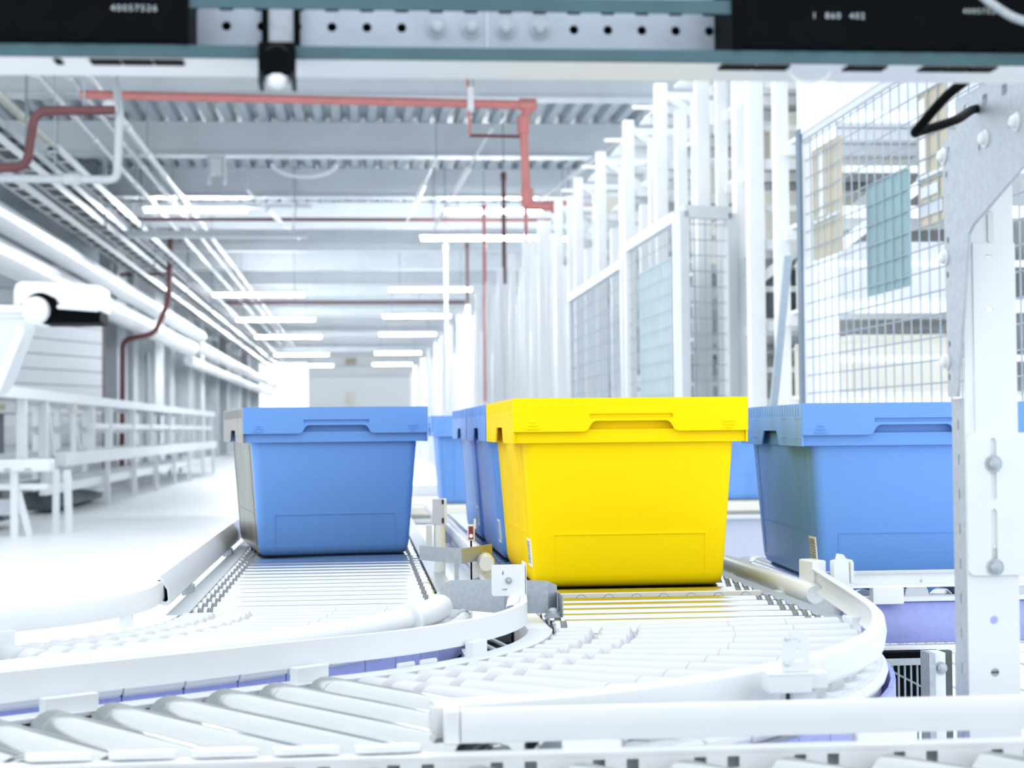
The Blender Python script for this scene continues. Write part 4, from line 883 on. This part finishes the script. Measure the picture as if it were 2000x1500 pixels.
def sheet(name, lab, ys, z0, z1, m_, x, extra=(), cat='sheet'):
    t = thing(name, lab, cat, (x, ys[0], z0))
    MB().box(x-.006, x+.006, ys[1], ys[0], z0, z1).build('board', m_, t)
    for (a_, b_, c_, d_, mm) in extra: MB().box(x-.012, x-.0062, ys[0]+(ys[1]-ys[0])*b_, ys[0]+(ys[1]-ys[0])*a_, z0+(z1-z0)*c_, z0+(z1-z0)*d_).build('strip', mm, t)
    return t
sheet('cardboard_sheet', 'tall tan board fixed at the far end of the nearest fence', (6.93, 6.53), 1.70, 2.15, TAN, 1.872, ((.0, 1, .32, .35, WGREY), (.25, .55, .36, .95, CREAM)))
sheet('plastic_sheet', 'teal plastic sheet hanging on the middle of the nearest fence', (6.19, 5.71), 1.495, 1.895, TEALS, 1.872)
sheet('cardboard_sheet', 'tan board with dark print fixed at the near end of the nearest fence', (5.60, 5.34), 1.67, 2.12, TAN, 1.875, ((0, 1, .36, .39, WGREY), (.15, .8, .22, .30, WGREY), (.05, .95, .08, .17, CONC), (.1, .35, .4, .95, CREAM)))
sheet('plastic_sheet', 'pale teal sheet fixed on the second fence panel', (11.4, 10.2), 1.1, 2.05, PTEAL, 1.885)
# storage racks
XF, XB, RZ = 2.16, 3.25, 3.52
def rack(y0, y1, detail, lab):
    t = thing('storage_rack', lab, 'rack', (XF, y0, 0), 'rack bays of the right hand row'); pw = .085
    MB().box(XF, XF+pw, y0, y0+pw, 0, RZ).build('upright', RACKW, t); MB().box(XB, XB+pw, y0, y0+pw, 0, RZ).build('upright', RACKW, t)
    ng = 2 if y0 < 17 else 3
    for k in range(ng):
        yy = y0+(y1-y0)*(k+1)/(ng+1)+random.uniform(-.12, .12)
        MB().box(XF+.05, XF+.12, yy, yy+random.choice((.05, .08, .12)), 0 if k else .6, RZ-random.choice((.05, .3, .75))).build('guide_post', RACKW, t)
    zs = (.55, 1.1, 1.55, 2.0, 2.45, 2.9, 3.4)
    for z in zs:
        if detail:
            for yc in (y0+.02, y0+.50, y0+.98): MB().box(XF+pw, XB, yc, yc+.04, z, z+.055).build('cross_beam', RACKW, t)
            MB().box(XF+pw, XB, y0+.05, y0+.09, z+.22, z+.25).build('cross_beam', RACKW, t)
            MB().box(XF+.12, XB, y0+.2, y1-.1, z+.06, z+.08).build('shelf', RACKW, t)
    MB().box(XB+.09, XB+.11, y0+.02, y1-.02, .3, 2.9).build('back_panel', RACKW, t)
    if detail:
        for a_, b_ in ((.05, .8), (1.7, .9)): MB().bar((XF+.04, y0+.04, RZ-a_), (XB+.04, y0+.04, RZ-b_), .05, .05).build('diagonal_brace', RACKW, t)
    return t
ys_ = [7.9, 9.35, 10.8, 12.3, 13.8, 15.4, 17.0, 18.7, 20.5, 22.4, 24.4, 26.5, 29, 31.5, 34.5, 37.5, 41, 45, 49, 54, 60, 67, 75]
for i in range(len(ys_)-1):
    rack(ys_[i], ys_[i+1], i < 8, 'tall white rack bay, %s from the near end of the right hand row' % NTH[i])
binm = [CREAM, WHITE, WGREY, CONC, SHADE, TAN, CREAM, WHITE]
def bin_mesh(w_, d_, h_, m_):
    mb = MB(); mb.box(-w_/2, w_/2, -d_/2, d_/2, 0, .01)
    for sgn in (-1, 1): mb.box(sgn*w_/2-.008, sgn*w_/2+.008, -d_/2, d_/2, 0, h_); mb.box(-w_/2, w_/2, sgn*d_/2-.008, sgn*d_/2+.008, 0, h_)
    mb.box(-w_/2-.015, w_/2+.015, -d_/2-.015, d_/2+.015, h_-.03, h_-.02).box(-w_/2+.008, w_/2-.008, -d_/2+.008, d_/2-.008, h_*.8, h_*.82)
    return mb.mesh('storage_bin', m_)
bms = [bin_mesh(.7, .42, .28, m_) for m_ in binm]
random.seed(11)
names = {0: 'cream', 1: 'white', 2: 'light grey', 3: 'grey', 4: 'dark grey', 5: 'tan', 6: 'cream', 7: 'white'}
SHN = ('lowest', 'second', 'third', 'fourth', 'fifth', 'sixth')
for i in range(6):
    for q, z in enumerate((.55, 1.1, 1.55, 2.0, 2.45, 2.9)):
        for sl_, y in (('near', ys_[i]+.48), ('far', ys_[i]+1.02)):
            j = random.randrange(8)
            if i == 0 and j in (2, 3): j = 0
            if random.random() < .6:
                o = bpy.data.objects.new('storage_bin', bms[j]); COL.objects.link(o); o.location = (XF+.55+random.uniform(-.05, .1), y, z+.081)
                tag(o, '%s bin, %s one on the %s shelf up of the %s nearest rack bay' % (names[j], sl_, SHN[q], NTH[i]), 'bin', 'bins on the racks')
# end-of-hall signs
t = MB().box(-.75, -.1, 107.8, 107.9, 5.1, 5.5); tag(t.build('wall_board', TAN), 'small tan board high on the far end wall', 'board')
t = MB().box(-.8, -.2, 107.8, 107.9, 2.6, 3.4); tag(t.build('wall_board', CREAM), 'square cream board low on the far end wall', 'board')
